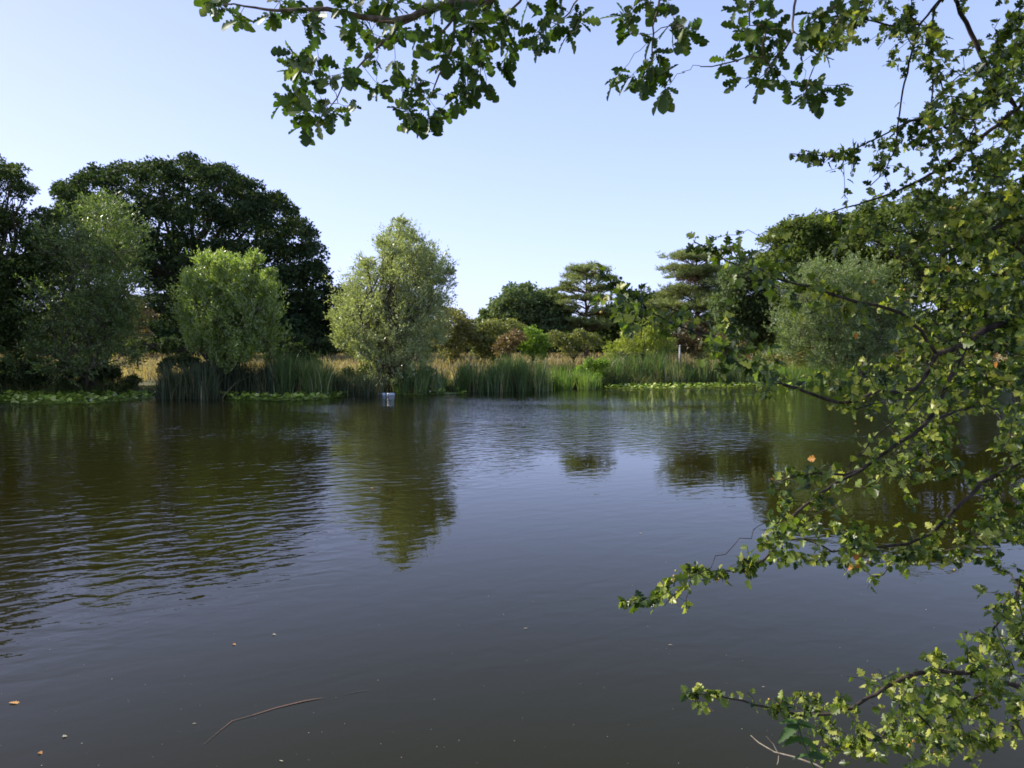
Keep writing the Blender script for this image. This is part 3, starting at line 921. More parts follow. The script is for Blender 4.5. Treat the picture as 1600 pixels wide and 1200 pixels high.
# ------------------------------------------------------------------ lily pads
PADT = [(0, 0, 0)] + [(math.cos(a), math.sin(a), .05 * math.sin(a * 3)) for a in np.linspace(R(14), R(346), 12)]
PADF = [[0, i, i + 1] for i in range(1, 12)]
petal_m = simple('lily_petals', (.55, .55, .48), .6)
for k, (poly, n_, lab) in enumerate([
    ([(-90, 634), (0, 630), (70, 632), (140, 631), (205, 626), (258, 619), (230, 616), (180, 614), (130, 611), (60, 615), (-90, 618)], 3200, 'shaded raft of lily pads at far left under the dark trees'),
    ([(340, 619), (360, 624), (430, 627), (500, 625), (545, 619), (500, 616), (420, 616)], 1700, 'bright lily pad raft in the middle of the left bank, before the tallest reeds'),
    ([(618, 616), (650, 617.5), (700, 616), (735, 615), (700, 613), (620, 613)], 420, 'thin strip of lily pads right of the white floats'),
    ([(940, 606), (1000, 608), (1060, 607), (1120, 605), (1240, 604.5), (1240, 602), (1120, 601), (1010, 601), (940, 601)], 2600, 'long bright lily pad raft below the right-hand reed bed'),
    ([(1330, 600), (1480, 600), (1680, 599), (1680, 595), (1330, 596)], 700, 'far lily pads at the right edge, behind the hawthorn'),
]):
    rng = np.random.default_rng(300 + k)
    pw = np.array([onwater(x, y)[:2] for x, y in poly])
    lo, hi = pw.min(0), pw.max(0)
    pts = []
    while len(pts) < n_:
        q = rng.uniform(lo, hi)
        c = False
        for i in range(len(pw)):
            a, b = pw[i], pw[i - 1]
            if (a[1] > q[1]) != (b[1] > q[1]) and q[0] < (b[0] - a[0]) * (q[1] - a[1]) / (b[1] - a[1]) + a[0]:
                c = not c
        if c:
            pts.append(q)
    pts = np.array(pts)
    z = .006 + rng.random(n_) * .02
    lift = rng.random(n_) < (.35 if k in (0, 1, 3) else .1)
    z[lift] += rng.uniform(.03, .22, lift.sum())
    tilt = np.where(lift, .5, .04)
    nrm = np.stack((rng.normal(0, 1, n_) * tilt, rng.normal(0, 1, n_) * tilt, np.ones(n_)), 1)
    dr = unit(n_, rng) * np.array((1, 1, .1))
    me = stamp('lily_pads', PADT, PADF, np.column_stack((pts, z)), frames(np.cross(nrm, dr), nrm), rng.uniform(.05, .11, n_), rng.random(n_))
    tag(link('lily_pads', me, M['pads']), lab, 'lily pads', 'lily pad rafts', 'stuff')

flw = [(142, 627.5, 'white water lily flower, largest on the shaded lily raft at far left'), (181, 619, 'small white flower at the right of the shaded lily raft at far left'),
       (400, 617, 'white flower at the left end of the middle lily raft'), (424, 619.5, 'white flower on the left half of the middle lily raft'), (453, 620, 'white flower at the centre of the middle lily raft'),
       (472, 619, 'white flower right of the centre of the middle lily raft'), (501, 618, 'white flower near the right end of the middle lily raft'), (513, 617, 'rightmost white flower of the middle lily raft'),
       (672, 613.5, 'pale flower on the thin strip of lily pads right of the white floats'), (1071, 606, 'white flower at the front edge of the long bright lily raft'), (1148, 602.5, 'pale flower on the right part of the long bright lily raft')]
proto = None
for k, (px, py, lab) in enumerate(flw):
    c = onwater(px, py, .10)
    if proto is None:
        rng = np.random.default_rng(9)
        n_ = 16
        az = np.arange(n_) * 2 * math.pi / 8 + np.repeat((0, .39), 8)
        elv = np.repeat((.45, 1.05), 8)
        d = np.stack((np.cos(az) * np.cos(elv), np.sin(az) * np.cos(elv), np.sin(elv)), 1)
        me = stamp('water_lily', [(0, 0, 0), (.4, .16, .06), (1, 0, .12), (.4, -.16, .06)], [[0, 1, 2, 3]], np.zeros((n_, 3)), frames(d, np.tile((0, 0, 1.), (n_, 1))), np.full(n_, .11), np.zeros(n_))
        o = link('water_lily', me, petal_m)
        proto = o
    else:
        o = proto.copy()
        COL.objects.link(o)
    o.location = c
    o.rotation_euler = (0, 0, k * 1.1)
    tag(o, lab, 'flower', 'white water lily flowers')

# ------------------------------------------------------------------ floats, post, rail
import bmesh


def rounded_box(name, sx, sy, sz, bev, mat, parent, loc, rz=0):
    bm = bmesh.new()
    bmesh.ops.create_cube(bm, size=1)
    bmesh.ops.scale(bm, vec=(sx, sy, sz), verts=bm.verts)
    bmesh.ops.bevel(bm, geom=bm.edges[:], offset=bev, segments=3, affect='EDGES')
    me = bpy.data.meshes.new(name)
    bm.to_mesh(me)
    bm.free()
    for p in me.polygons:
        p.use_smooth = True
    o = bpy.data.objects.new(name, me)
    COL.objects.link(o)
    me.materials.append(mat)
    o.parent = parent
    o.location = loc
    o.rotation_euler = (0, 0, rz)
    return o


float_m = simple('float_plastic', (.58, .66, .75), .5, (.68, .75, .82))
cap_m = simple('float_cap', (.10, .20, .40), .5)
for (px, lab) in ((596.5, 'left one of the two pale blue-white floats side by side on the water'), (610.5, 'right one of the two pale blue-white floats side by side on the water')):
    c = onwater(px, 616.5)
    t = thing('float', (c[0], c[1], 0), lab, 'float', 'pale floats below the tall pale willow')
    rounded_box('drum', .40, .30, .13, .045, float_m, t, (0, 0, .01), .05)
    rounded_box('rib', .03, .312, .14, .008, float_m, t, (0.0, 0, .012), .05)
    rounded_box('cap', .07, .07, .03, .01, cap_m, t, (.12, 0, .08), .05)

c = at(1062, 562, 52)
post_m = simple('weathered_post', (.32, .32, .35), .8, (.46, .46, .49))
g = gz(c[0], 52)
top = at(1062, 539, 52)[2]
t = thing('marker_post', (c[0], 52, g), 'slim pale grey post standing behind the bright reed bed', 'post')
rounded_box('shaft', .11, .11, top - g - .12, .012, post_m, t, (0, 0, (top - g - .12) / 2))
rounded_box('head', .15, .15, .12, .03, post_m, t, (.02, 0, top - g - .06))

# ------------------------------------------------------------------ branches reaching over the water
def unpack(grid):
    return [[int(c) for c in row] for row in grid]


def branch_system(roots, attractors, seed, tip_r, rexp, back=.5, maxr=.05, maxlink=.5):
    """roots: list of polylines (world points, each starting on an earlier one or at the trunk).
    Each attractor is joined to the nearest growing node by a bent twig. Returns node arrays + attractor node ids."""
    rng = np.random.default_rng(seed)
    pos = np.zeros((60000, 3))
    par = np.full(60000, -1)
    n = 0
    forced = {}
    for poly, r_at in roots:
        poly = [np.asarray(p, float) for p in poly]
        fine = [poly[0]]
        for a, b in zip(poly[:-1], poly[1:]):
            m = max(1, int(np.linalg.norm(b - a) / .035))
            for i in range(1, m + 1):
                q = a + (b - a) * i / m
                fine.append(q + (rng.normal(0, .0022, 3) if i < m else 0))
        if n == 0:
            prev = -1
            st = 0
        else:
            dd = np.linalg.norm(pos[:n] - fine[0], axis=1)
            prev = int(dd.argmin())
            st = 1 if dd[prev] < .03 else 0
            if dd[prev] > .03:      # bridge to the older wood
                Q = curve_pts(pos[prev], fine[0], max(3, int(dd[prev] / .035)), rng, .1)
                for q in Q[1:-1]:
                    pos[n] = q
                    par[n] = prev
                    prev = n
                    n += 1
        m = len(fine)
        for i in range(st, m):
            pos[n] = fine[i]
            par[n] = prev
            forced[n] = r_at[0] + (r_at[1] - r_at[0]) * i / m
            prev = n
            n += 1
    A = np.array(attractors)
    d0 = np.array([np.linalg.norm(pos[:n] - a, axis=1).min() for a in A])
    ends = np.full(len(A), -1)
    for i in np.argsort(d0):
        a = A[i]
        v = a - pos[:n]
        dist = np.linalg.norm(v, axis=1)
        cost = dist + back * np.maximum(0, v[:, 0]) + .15 * np.maximum(0, v[:, 2])
        j = int(cost.argmin())
        L_ = dist[j]
        if L_ > maxlink:
            continue
        k = max(2, int(L_ / .03))
        Q = curve_pts(pos[j], a, k + 1, rng, .22, lift=rng.uniform(-.05, .12))
        prev = j
        for q in Q[1:]:
            pos[n] = q
            par[n] = prev
            prev = n
            n += 1
        ends[i] = prev
    pos, par = pos[:n], par[:n]
    load = np.zeros(n)
    kids = np.zeros(n, int)
    for i in range(n):
        if par[i] >= 0:
            kids[par[i]] += 1
    load[kids == 0] = 1
    for i in range(n - 1, -1, -1):
        if par[i] >= 0:
            load[par[i]] += load[i]
    rad = np.minimum(maxr, tip_r * np.maximum(1, load) ** rexp)
    for i, r_ in forced.items():
        rad[i] = max(r_, tip_r)
    for i in range(n - 1, -1, -1):       # a child is never thicker than the wood it grows from
        pass
    for i in range(n):
        if par[i] >= 0 and par[i] < i:
            rad[i] = min(rad[i], max(rad[par[i]] * 1.02, tip_r))
    # chains
    nxt = {}
    for i in range(n):
        nxt.setdefault(par[i], []).append(i)
    chains = []
    for i in range(n):
        p_ = par[i]
        if p_ >= 0:
            sib = nxt[p_]
            if i != max(sib, key=lambda s: load[s]):
                ids = [p_, i]
            else:
                continue
        else:
            ids = [i]
        j = i
        while j in nxt:
            j = max(nxt[j], key=lambda s: load[s])
            ids.append(j)
        if len(ids) > 1:
            rr = rad[ids].copy()
            if p_ >= 0:
                rr[0] = min(rr[0], rr[1])
            chains.append((pos[ids], rr))
    branch_system.fine = [i for i in forced if rad[i] < .0042]
    return pos, par, ends, chains


def twig_dirs(pos, par, ends):
    d = np.zeros((len(ends), 3))
    for k, e in enumerate(ends):
        if e >= 0:
            j = e
            for _ in range(2):
                if par[j] >= 0:
                    j = par[j]
            v = pos[e] - pos[j]
            d[k] = v / max(1e-6, np.linalg.norm(v))
    return d


def leaves_on(centers, dirs, per, length, rng, spread, flat=.6, droop=.25, along=.05):
    k = rng.integers(per[0], per[1] + 1, len(centers))
    C = np.repeat(centers, k, 0)
    D_ = np.repeat(dirs, k, 0)
    n = len(C)
    t = rng.random((n, 1))
    P = C - D_ * t * along + rng.normal(0, .004, (n, 3))
    u = unit(n, rng)
    u -= (u * D_).sum(1, keepdims=True) * D_
    u /= np.maximum(1e-6, np.linalg.norm(u, axis=1, keepdims=True))
    d = D_ * rng.uniform(.1, 1.0, (n, 1)) + u * spread
    d[:, 2] -= droop
    nrm = unit(n, rng) * (1 - flat) + np.array((0, 0, 1)) * flat + np.array((-.25, -.15, 0))
    sz = length * rng.uniform(.42, 1.25, n)
    return P, frames(d, nrm), sz, rng.random(n)


# --- hawthorn, rooted on the near bank outside the right edge
HX0, HY0, HC = 880, 0, 40
HAW = """0000000000467631256
0000000000576541266
0000000000112334566
0000000000000233567
0000000000000345657
0000000000136634567
0000000013443345677
0000000000134456788
0000000000342357888
0000021132122357888
0100014653112467888
0441002455323568888
0145420003443468888
0001345311244566788
0000025542356777788
0000001344345665356
0000000000144542266
0000000000034664577
0000000023445633567
0000000023311412566
0000000164222124577
0000000555456666544
0000144310132332123
0025410000000000356
0000000000000002467
0000000000000025677
0000000000036667777
0000220134543677777
0000000023334777766
0000000001455665433""".split()


def L3(pts, Y0, Y1):
    m = len(pts)
    return [at(x, y, Y0 + (Y1 - Y0) * i / max(1, m - 1)) for i, (x, y) in enumerate(pts)]


trunk_base = np.array((3.6, 1.3, gz(3.6, 1.3)))
hf = np.array((3.1, 1.9, 1.35))
roots = [
    ([trunk_base - (0, 0, .2), np.array((3.4, 1.5, .7)), hf, np.array((2.6, 2.25, 1.95)), at(1660, 485, 2.5), at(1600, 497, 2.48), at(1540, 515, 2.46), at(1500, 541, 2.45), at(1463, 553, 2.45)], (.05, .0095)),
    (L3([(1463, 553), (1445, 590), (1430, 608), (1400, 613), (1370, 611), (1342, 626), (1310, 629), (1277, 619), (1211, 596), (1146, 563), (1104, 528), (1043, 502), (1010, 485), (975, 462), (955, 440), (940, 424)], 2.45, 2.15), (.007, .0015)),
    (L3([(1463, 553), (1440, 517), (1407, 489), (1370, 477), (1337, 472), (1277, 451), (1230, 440), (1174, 423), (1137, 409), (1105, 388), (1085, 378)], 2.45, 2.1), (.0065, .0015)),
    (L3([(1505, 540), (1496, 568), (1477, 610), (1456, 650), (1426, 680), (1389, 703), (1351, 731), (1305, 755), (1267, 783), (1239, 806), (1221, 843), (1193, 876), (1160, 890), (1104, 895), (1076, 893), (1053, 909), (1020, 932), (975, 940)], 2.46, 2.2), (.0078, .0014)),
    (L3([(1351, 731), (1320, 742), (1277, 739), (1230, 748), (1205, 757)], 2.36, 2.5), (.005, .002)),
    (L3([(1430, 608), (1435, 622), (1400, 625), (1360, 632), (1335, 640)], 2.45, 2.55), (.005, .002)),
    (L3([(1460, 600), (1420, 640), (1375, 675), (1350, 705), (1325, 730)], 2.45, 2.2), (.004, .002)),
    ([hf, np.array((2.7, 2.3, 1.5)), at(1650, 690, 2.6), at(1600, 717, 2.55), at(1533, 755, 2.5), at(1487, 801, 2.45), at(1454, 834, 2.4), at(1417, 850, 2.4), at(1370, 855, 2.4), at(1300, 862, 2.4), at(1255, 842, 2.35)], (.022, .0018)),
    (L3([(1560, 640), (1533, 633), (1491, 643), (1459, 657)], 2.9, 2.5), (.006, .004)),
    ([np.array((3.4, 1.5, .7)), np.array((2.7, 2.0, .85)), at(1660, 1090, 2.35), at(1600, 1075, 2.35), at(1519, 1051, 2.3), at(1458, 1047, 2.25), at(1409, 1061, 2.25), at(1356, 1090, 2.2), at(1332, 1106, 2.2), at(1295, 1116, 2.2), at(1251, 1118, 2.2), at(1194, 1104, 2.15), at(1125, 1088, 2.1), at(1080, 1083, 2.1)], (.022, .0016)),
    (L3([(1458, 1140), (1420, 1100), (1380, 1150), (1330, 1160), (1290, 1168), (1262, 1165)], 2.5, 2.6), (.004, .0015)),
    ([np.array((2.7, 2.0, .85)), at(1650, 860, 2.6), at(1600, 911, 2.55), at(1576, 952, 2.5), at(1545, 990, 2.5), at(1527, 1012, 2.5)], (.014, .003)),
    ([hf, np.array((2.9, 2.2, 2.6)), np.array((2.45, 2.5, 3.3)), at(1640, 120, 2.7), at(1590, 170, 2.75), at(1520, 225, 2.75), at(1470, 265, 2.8), at(1400, 300, 2.8), at(1340, 320, 2.8), at(1288, 336, 2.8)], (.035, .002)),
    (L3([(1590, 170), (1540, 100), (1500, 20), (1480, -40)], 2.75, 2.7), (.010, .006)),
    (L3([(1480, -30), (1470, -2), (1437, 38), (1420, 98), (1408, 158), (1402, 200), (1400, 232), (1385, 262), (1360, 290)], 2.7, 2.6), (.005, .0015)),
    (L3([(1485, -20), (1460, 15), (1454, 62), (1457, 125), (1455, 190), (1461, 235), (1470, 260)], 2.7, 2.8), (.004, .0015)),
    (L3([(1437, 38), (1390, 40), (1350, 30), (1300, 50), (1285, 62)], 2.65, 2.7), (.005, .0018)),
    (L3([(1520, 225), (1450, 180), (1400, 200), (1350, 226), (1300, 246), (1268, 243), (1234, 240)], 2.75, 2.6), (.005, .0014)),
    (L3([(1660, 430), (1600, 395), (1537, 345), (1450, 375), (1400, 405)], 2.7, 2.9), (.008, .003)),
    (L3([(1640, 330), (1580, 345), (1520, 375), (1470, 400)], 2.6, 2.5), (.008, .003)),
]
rng = np.random.default_rng(71)
att, dens = [], []
for r_, row in enumerate(HAW):
    for c_, ch_ in enumerate(row):
        dgt = int(ch_)
        k = rng.poisson(11.5 * (dgt / 8) ** 1.75 * (1.7 if r_ < 9 and c_ >= 14 else 1.0)) if dgt > 1 else (1 if rng.random() < .3 * dgt else 0)
        for _ in range(k):
            px, py = HX0 + (c_ + rng.random()) * HC, HY0 + (r_ + rng.random()) * HC
            spread_ = .12 if dgt < 4 else .32
            base_d = 2.5 + (.25 if px > 1350 and py < 700 else 0) - (.25 if px < 1250 else 0)
            att.append(at(px, py, base_d + rng.normal(0, spread_)))
for _ in range(260):      # the crown goes on outside the picture
    px, py = rng.uniform(1640, 2150), rng.uniform(-250, 1180)
    att.append(at(px, py, rng.uniform(2.2, 3.2)))
for _ in range(120):
    att.append(at(rng.uniform(1350, 1700), rng.uniform(-220, -10), rng.uniform(2.3, 3.0)))
for (px, py, Y_) in [(975, 941, 2.2), (990, 938, 2.2), (1008, 936, 2.2), (1025, 928, 2.2), (1040, 918, 2.2), (1055, 905, 2.2), (1072, 895, 2.2), (1090, 890, 2.2), (1110, 896, 2.2), (1130, 893, 2.2), (1150, 886, 2.2), (1135, 911, 2.2),
                      (1070, 1081, 2.1), (1085, 1084, 2.1), (1105, 1078, 2.1), (1213, 1104, 2.15), (1210, 1118, 2.15), (1225, 1092, 2.15), (1087, 370, 2.1), (1080, 385, 2.1), (1100, 392, 2.1), (1136, 388, 2.15), (1141, 382, 2.15),
                      (1236, 240, 2.6), (1248, 252, 2.6), (1268, 258, 2.6), (1285, 257, 2.6), (1300, 244, 2.6), (1318, 240, 2.65), (1335, 250, 2.65), (942, 424, 2.15), (950, 438, 2.15), (972, 436, 2.15), (960, 450, 2.15), (985, 462, 2.15), (1000, 470, 2.2)]:
    att.append(at(px, py, Y_))
pos, par, ends, chains = branch_system(roots, att, 5, .0009, .42, .5, .03, .75)
hroot = thing('hawthorn_tree', trunk_base, 'near hawthorn whose leafy twigs hang over the water all down the right side', 'tree', None)
link('branches', tube_mesh('branches', chains, 6), M['bark_haw'], hroot)
good = ends >= 0
A = np.array(att)[good]
D_ = twig_dirs(pos, par, ends[good])
# leaves at the twig ends, plus pairs further back along the twigs
tc_, td_ = [], []
for e in ends[good]:
    for _ in range(rng.integers(6, 12)):
        j = e
        for _s in range(rng.integers(0, 4)):
            if par[j] >= 0:
                j = par[j]
        q_ = pos[par[j]] if par[j] >= 0 else pos[j]
        tc_.append(pos[j] + (q_ - pos[j]) * rng.random())
        v_ = pos[j] - q_
        td_.append(v_ / max(1e-5, np.linalg.norm(v_)))
P1 = leaves_on(np.array(tc_), np.array(td_), (1, 1), .030, rng, .85, .35, .25, .004)
back_nodes = []
for e in ends[good]:
    j = e
    for _ in range(3):
        if par[j] >= 0:
            j = par[j]
        if rng.random() < .35:
            back_nodes.append(j)
back_nodes += [j for j in branch_system.fine if rng.random() < .5]
bn = np.array(back_nodes)
P2 = leaves_on(pos[bn], unit(len(bn), rng) * .3 + np.array((-.5, 0, 0)), (2, 3), .030, rng, .9, .4, .2, .02)
cat_ = [np.concatenate(z) for z in zip(P1, P2)]
link('leaves', stamp('leaves', HAW_LEAF[0], HAW_LEAF[1], *cat_), M['haw'], hroot)
# a few turned leaves
turn = foliage('hawthorn_leaves_turned', (.35, .12, .03), (.55, .22, .05), (.5, .30, .08), .4, .5, .3)
tp = []
for (px, py, D0) in [(1345, 876, 2.38), (1338, 880, 2.38), (1352, 878, 2.38), (1356, 874, 2.4), (1340, 507, 2.4), (1367, 437, 2.4), (1176, 553, 2.2), (1413, 550, 2.5), (1480, 411, 2.6), (1555, 560, 2.6), (1205, 757, 2.5), (1260, 712, 2.5)]:
    tp.append(at(px, py, D0))
tp = np.array(tp)
v = leaves_on(tp, unit(len(tp), rng), (1, 2), .026, rng, .9, .3, .3)
link('turned_leaves', stamp('turned_leaves', HAW_LEAF[0], HAW_LEAF[1], *v), turn, hroot)
# haws
bm = bmesh.new()
sel = rng.permutation(len(A))[:150]
import mathutils
for i in sel:
    for _ in range(rng.integers(1, 4)):
        q = A[i] + rng.normal(0, .014, 3)
        bmesh.ops.create_icosphere(bm, subdivisions=1, radius=.0042, matrix=mathutils.Matrix.Translation(q))
me = bpy.data.meshes.new('haws')
bm.to_mesh(me)
bm.free()
for p in me.polygons:
    p.use_smooth = True
tag(link('haws', me, simple('haw_skin', (.32, .30, .05), .35, (.50, .26, .06), 20), hroot), None, None, None, 'stuff')

# --- bare dead twig at the lower right
rng = np.random.default_rng(3)
tw = [(L3([(1420, 1290), (1340, 1235), (1275, 1195), (1242, 1183), (1210, 1175), (1185, 1160), (1173, 1149)], 2.15, 2.35), .004, .0012),
      (L3([(1216, 1177), (1208, 1162), (1197, 1150)], 2.28, 2.3), .0018, .0008), (L3([(1217, 1178), (1216, 1190), (1214, 1195)], 2.28, 2.26), .0015, .0008),
      (L3([(1420, 1290), (1500, 1400), (1560, 1520)], 2.15, 1.95), .004, .006)]
tag(link('dead_twig', tube_mesh('dead_twig', [(np.array(p), np.linspace(a, b, len(p))) for p, a, b in tw], 6), M['twig_pale']), 'bare pale forked twig at the bottom, below the lowest leafy hawthorn spray', 'twig')

# --- nettle stem
st = np.array(L3([(1300, 1420), (1285, 1280), (1275, 1205), (1262, 1180), (1252, 1150), (1246, 1128)], 1.95, 2.05))
nroot = thing('nettle_plant', (st[0][0], st[0][1], gz(st[0][0], st[0][1])), 'dark green upright nettle-like plant at the bottom, in front of the bare twig', 'plant')
st[0][2] = gz(st[0][0], st[0][1]) - .03
link('stem', tube_mesh('stem', [(st, np.linspace(.004, .0015, len(st)))], 6), M['nettle'], nroot)
pp, dd = [], []
for q in (at(1262, 1182, 2.03), at(1252, 1152, 2.04), at(1247, 1132, 2.05), at(1280, 1230, 2.0), at(1246, 1128, 2.05)):
    for s in (-1, 1):
        pp.append(q)
        dd.append((s, rng.normal(0, .4), rng.uniform(-.5, .4)))
pp, dd = np.array(pp), np.array(dd, float)
link('leaves', stamp('leaves', NETTLE_LEAF[0], NETTLE_LEAF[1], pp, frames(dd, np.tile((0., -.3, 1.), (len(pp), 1))), rng.uniform(.05, .085, len(pp)), rng.random(len(pp))), M['nettle'], nroot)

# --- oak over the viewer's head
OX0, OY0 = 320, 0
OAK = ["2534788866765650" "2330" "13561", "0000356834775520" "4440" "14650", "0005565425761000" "1520" "36651", "0003552345500000" "3300" "23351", "0003420342000000" "0000" "00020"]
ob = np.array((4.6, -2.2, gz(4.6, -2.2)))
o1 = np.array((4.0, -1.2, 3.6))
lim = np.array((2.7, 1.4, 4.55))
roots = [
    ([ob - (0, 0, .3), np.array((4.5, -2.0, 1.6)), o1, np.array((3.4, 0.2, 4.4)), lim, at(1150, -190, 2.95), at(950, -95, 2.9), at(830, -30, 2.88), at(761, 0, 2.85), at(695, 6, 2.82), at(644, 27, 2.8), at(614, 33, 2.78), at(566, 27, 2.76), at(512, 14, 2.74), at(449, 16, 2.7), at(416, 15, 2.7), at(365, 6, 2.7), at(345, 8, 2.7)], (.20, .0018)),
    (L3([(740, 3), (719, 15), (701, 39), (680, 63), (674, 80)], 2.85, 2.75), (.0075, .002)),
    (L3([(705, 34), (710, 45), (708, 69), (695, 102), (680, 132), (675, 146)], 2.82, 2.9), (.006, .002)),
    (L3([(640, 28), (605, 60), (575, 88), (554, 111), (530, 123), (503, 138)], 2.8, 2.75), (.006, .0018)),
    (L3([(542, 118), (535, 135), (527, 153), (500, 185)], 2.76, 2.75), (.003, .0016)),
    (L3([(830, -30), (812, 3), (800, 14), (782, 24), (760, 34), (725, 34)], 2.88, 2.95), (.006, .002)),
    (L3([(950, -95), (920, -30), (890, 20), (860, 45)], 2.9, 2.9), (.006, .0018)),
    (L3([(1150, -190), (1060, -80), (1030, 2), (1020, 40), (1020, 92), (1004, 120)], 2.95, 2.75), (.008, .0018)),
    (L3([(1150, -190), (1200, -100), (1248, -25), (1241, 10), (1239, 50), (1228, 75), (1212, 92), (1196, 112)], 2.95, 2.65), (.009, .002)),
    (L3([(1240, 48), (1262, 74), (1280, 88), (1262, 130), (1255, 160)], 2.66, 2.7), (.003, .0015)),
    (L3([(1212, 92), (1170, 88), (1130, 100), (1095, 104)], 2.66, 2.6), (.004, .0015)),
]
rng = np.random.default_rng(72)
att = []
for r_, row in enumerate(OAK):
    for c_, ch_ in enumerate(row):
        k = rng.poisson(int(ch_) * .50)
        if int(ch_) >= 3 and k == 0:
            k = 1
        for _ in range(k):
            att.append(at(OX0 + (c_ + rng.random()) * 40, OY0 + (r_ + rng.random() * .9) * 40 - 4, 2.8 + rng.normal(0, .16)))
for (px, py) in [(470, 196), (478, 185), (500, 178), (455, 158), (462, 92), (456, 82), (655, 178), (668, 186), (640, 170), (720, 130), (735, 110), (725, 145), (750, 118), (1262, 160), (1254, 150), (352, 14), (1003, 128), (985, 120), (1050, 40), (845, 70), (828, 62), (905, 20)]:
    att.append(at(px, py, 2.8 + rng.normal(0, .06)))
for _ in range(420):      # overhead canopy outside the picture
    Yc = rng.uniform(1.5, 3.2)
    px = rng.uniform(480, 2000)
    if not (900 < px < 1090):
        att.append(at(px, rng.uniform(-420, -50), Yc))
for _ in range(1150):      # unseen foliage added above the frame, over the water, to shade the hawthorn
    q = np.array((rng.uniform(-4.0, 2.0), rng.uniform(2.2, 4.3), rng.uniform(4.3, 6.0)))
    if q[2] > 2.05 + .60 * q[1]:
        att.append(q)
pos, par, ends, chains = branch_system(roots, att, 6, .0010, .42, .35, .05, 1.2)
oroot = thing('oak_tree', ob, 'overhanging oak above the viewer, only its lobed leafy branches showing along the top edge', 'oak tree')
link('branches', tube_mesh('branches', chains, 7), M['twig_oak'], oroot)
good = ends >= 0
A = np.array(att)[good]
D_ = twig_dirs(pos, par, ends[good])
v = leaves_on(A, D_ * .8, (5, 9), .072, rng, .8, .35, .35, .03)
link('leaves', stamp('leaves', OAK_LEAF[0], OAK_LEAF[1], *v), M['oak_near'], oroot)

# ------------------------------------------------------------------ things afloat near the camera
fl_leaf = foliage('fallen_leaf', (.42, .20, .05), (.60, .32, .10), None, .1, .6, .3, 30)
fl_pale = foliage('pale_fallen_leaf', (.40, .36, .22), (.55, .50, .34), None, .1, .6, .3, 30)
for k, (px, py, s, mt, tmp, lab) in enumerate([
    (13, 1098, .058, fl_leaf, OAK_LEAF, 'curled orange oak leaf afloat at the left edge'),
    (96, 1151, .026, fl_pale, HAW_LEAF, 'small cream leaf afloat at the lower left'),
    (363, 1006, .028, fl_leaf, HAW_LEAF, 'tiny tan leaf afloat, left of the greyish one'),
    (425, 991, .028, fl_pale, HAW_LEAF, 'tiny greyish leaf afloat, right of the tan one'),
    (60, 1175, .026, fl_leaf, HAW_LEAF, 'tiny dull brown leaf afloat below the cream one at the lower left'),
    (578, 763, .07, fl_leaf, HAW_LEAF, 'small yellow leaf afloat in the reflection of the tall willow'),
    (998, 833, .05, fl_pale, WIL_LEAF, 'white speck of feather afloat right of the centre'),
    (1044, 1007, .03, fl_pale, WIL_LEAF, 'pale feather afloat above the lowest hawthorn spray'),
    (818, 982, .035, fl_pale, WIL_LEAF, 'dull pale sliver afloat at the centre'),
    (1226, 1141, .025, fl_pale, WIL_LEAF, 'pale sliver afloat beside the bare forked twig'),
    (1190, 1073, .022, fl_pale, WIL_LEAF, 'greyish sliver afloat above the lowest hawthorn spray near its tip'),
    (300, 1131, .022, fl_pale, WIL_LEAF, 'greenish sliver afloat left of the sunken reed stalk'),
    (436, 1188, .024, fl_pale, WIL_LEAF, 'greenish sliver afloat at the bottom below the sunken reed stalk'),
]):
    rng = np.random.default_rng(500 + k)
    c = onwater(px, py, .005)
    a = rng.uniform(-.4, .5)
    me = stamp('floating_leaf', tmp[0], tmp[1], np.zeros((1, 3)), frames(np.array([(math.cos(a), math.sin(a), .02)]), np.array([(0, 0, 1.)])), np.array([s]), np.array([rng.random()]))
    o = link('floating_leaf', me, mt)
    o.location = c
    tag(o, lab, 'leaf', 'leaves and feathers afloat')
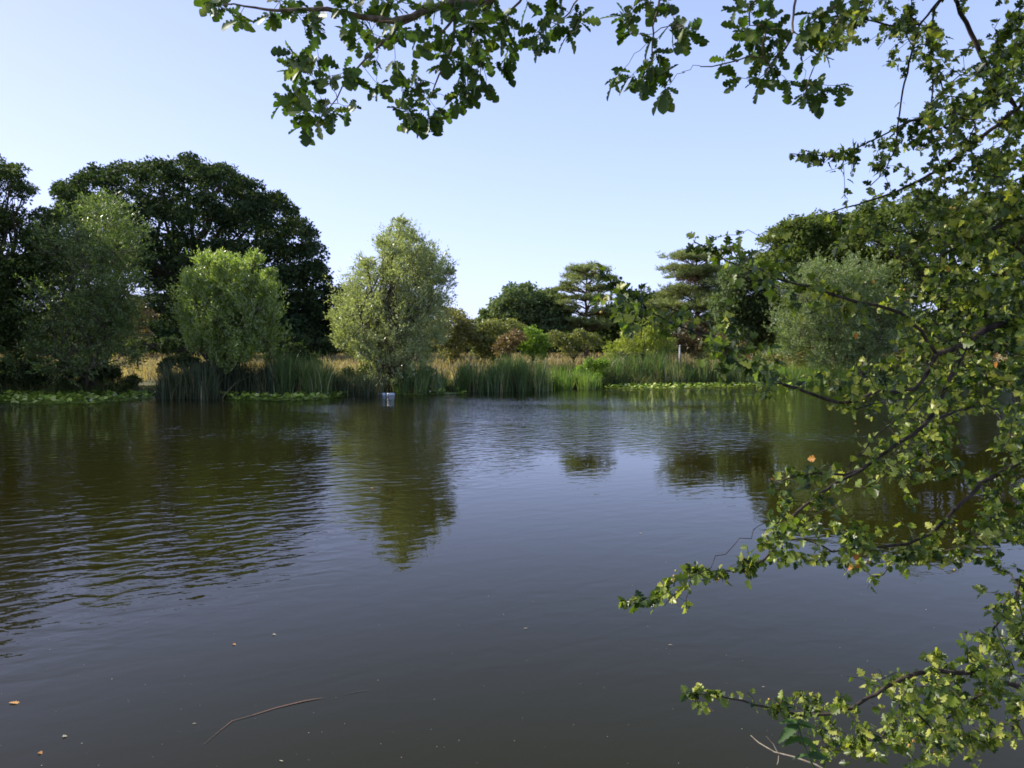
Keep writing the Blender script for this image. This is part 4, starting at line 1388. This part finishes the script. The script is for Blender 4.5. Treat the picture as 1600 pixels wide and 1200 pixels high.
# sunken reed stalk, breaking the surface
rng = np.random.default_rng(8)
stk = foliage('soaked_reed', (.075, .050, .030), (.16, .085, .045), None, .05, .5, .4, 12)


def ribbon(name, pix, wid, mat, z=.004):
    P = np.array([onwater(x, y, z) for x, y in pix])
    t_ = np.gradient(P, axis=0)
    s_ = np.stack((-t_[:, 1], t_[:, 0], 0 * t_[:, 0]), 1)
    s_ /= np.linalg.norm(s_, axis=1, keepdims=True)
    Vv = np.stack((P - s_ * np.array(wid)[:, None] / 2, P + s_ * np.array(wid)[:, None] / 2), 1).reshape(-1, 3)
    k = len(P)
    q = np.array([(2 * i, 2 * i + 1, 2 * i + 3, 2 * i + 2) for i in range(k - 1)])
    return link(name, poly_mesh(name, Vv, q, np.full(k - 1, 4), rng.random(k - 1)), mat)


tag(ribbon('reed_stalk', [(318, 1163), (345, 1140), (363, 1126), (395, 1117), (430, 1106), (450, 1101), (475, 1095), (492, 1092), (507, 1090)], [.001, .003, .005, .006, .007, .009, .013, .008, .001], stk), 'long bent brown reed stalk half sunk in the water near the bottom', 'reed stalk')
tag(ribbon('reed_fragment', [(534, 1085), (550, 1082), (566, 1079), (578, 1078)], [.0006, .003, .003, .0006], simple('soaked_grey_reed', (.045, .04, .035), .4)), 'faint grey end of reed lying right of the sunken stalk', 'reed stalk')
# pollen, down and duckweed specks
N = 230
px = rng.uniform(-20, 1620, N)
py = 1215 - 420 * rng.random(N) ** 1.6
P = np.array([onwater(a, b, .003) for a, b in zip(px, py)])
tag(link('floating_specks', stamp('floating_specks', [(math.cos(a), .7 * math.sin(a), 0) for a in np.linspace(0, 2 * math.pi, 6)[:-1]], [[0, 1, 2, 3, 4]], P, frames(unit(N, rng) * (1, 1, 0) + 1e-3, np.tile((0, 0, 1.), (N, 1))),
                                  rng.uniform(.0009, .0022, N) * (1 + 1.2 * rng.random(N) ** 6) * (1 + .25 * (P[:, 1] - 3.4)), rng.random(N)), foliage('speck', (.16, .16, .10), (.40, .38, .28), (.7, .7, .65), 0, .7)), 'scattered pollen and down specks on the near water', 'specks', None, 'stuff')
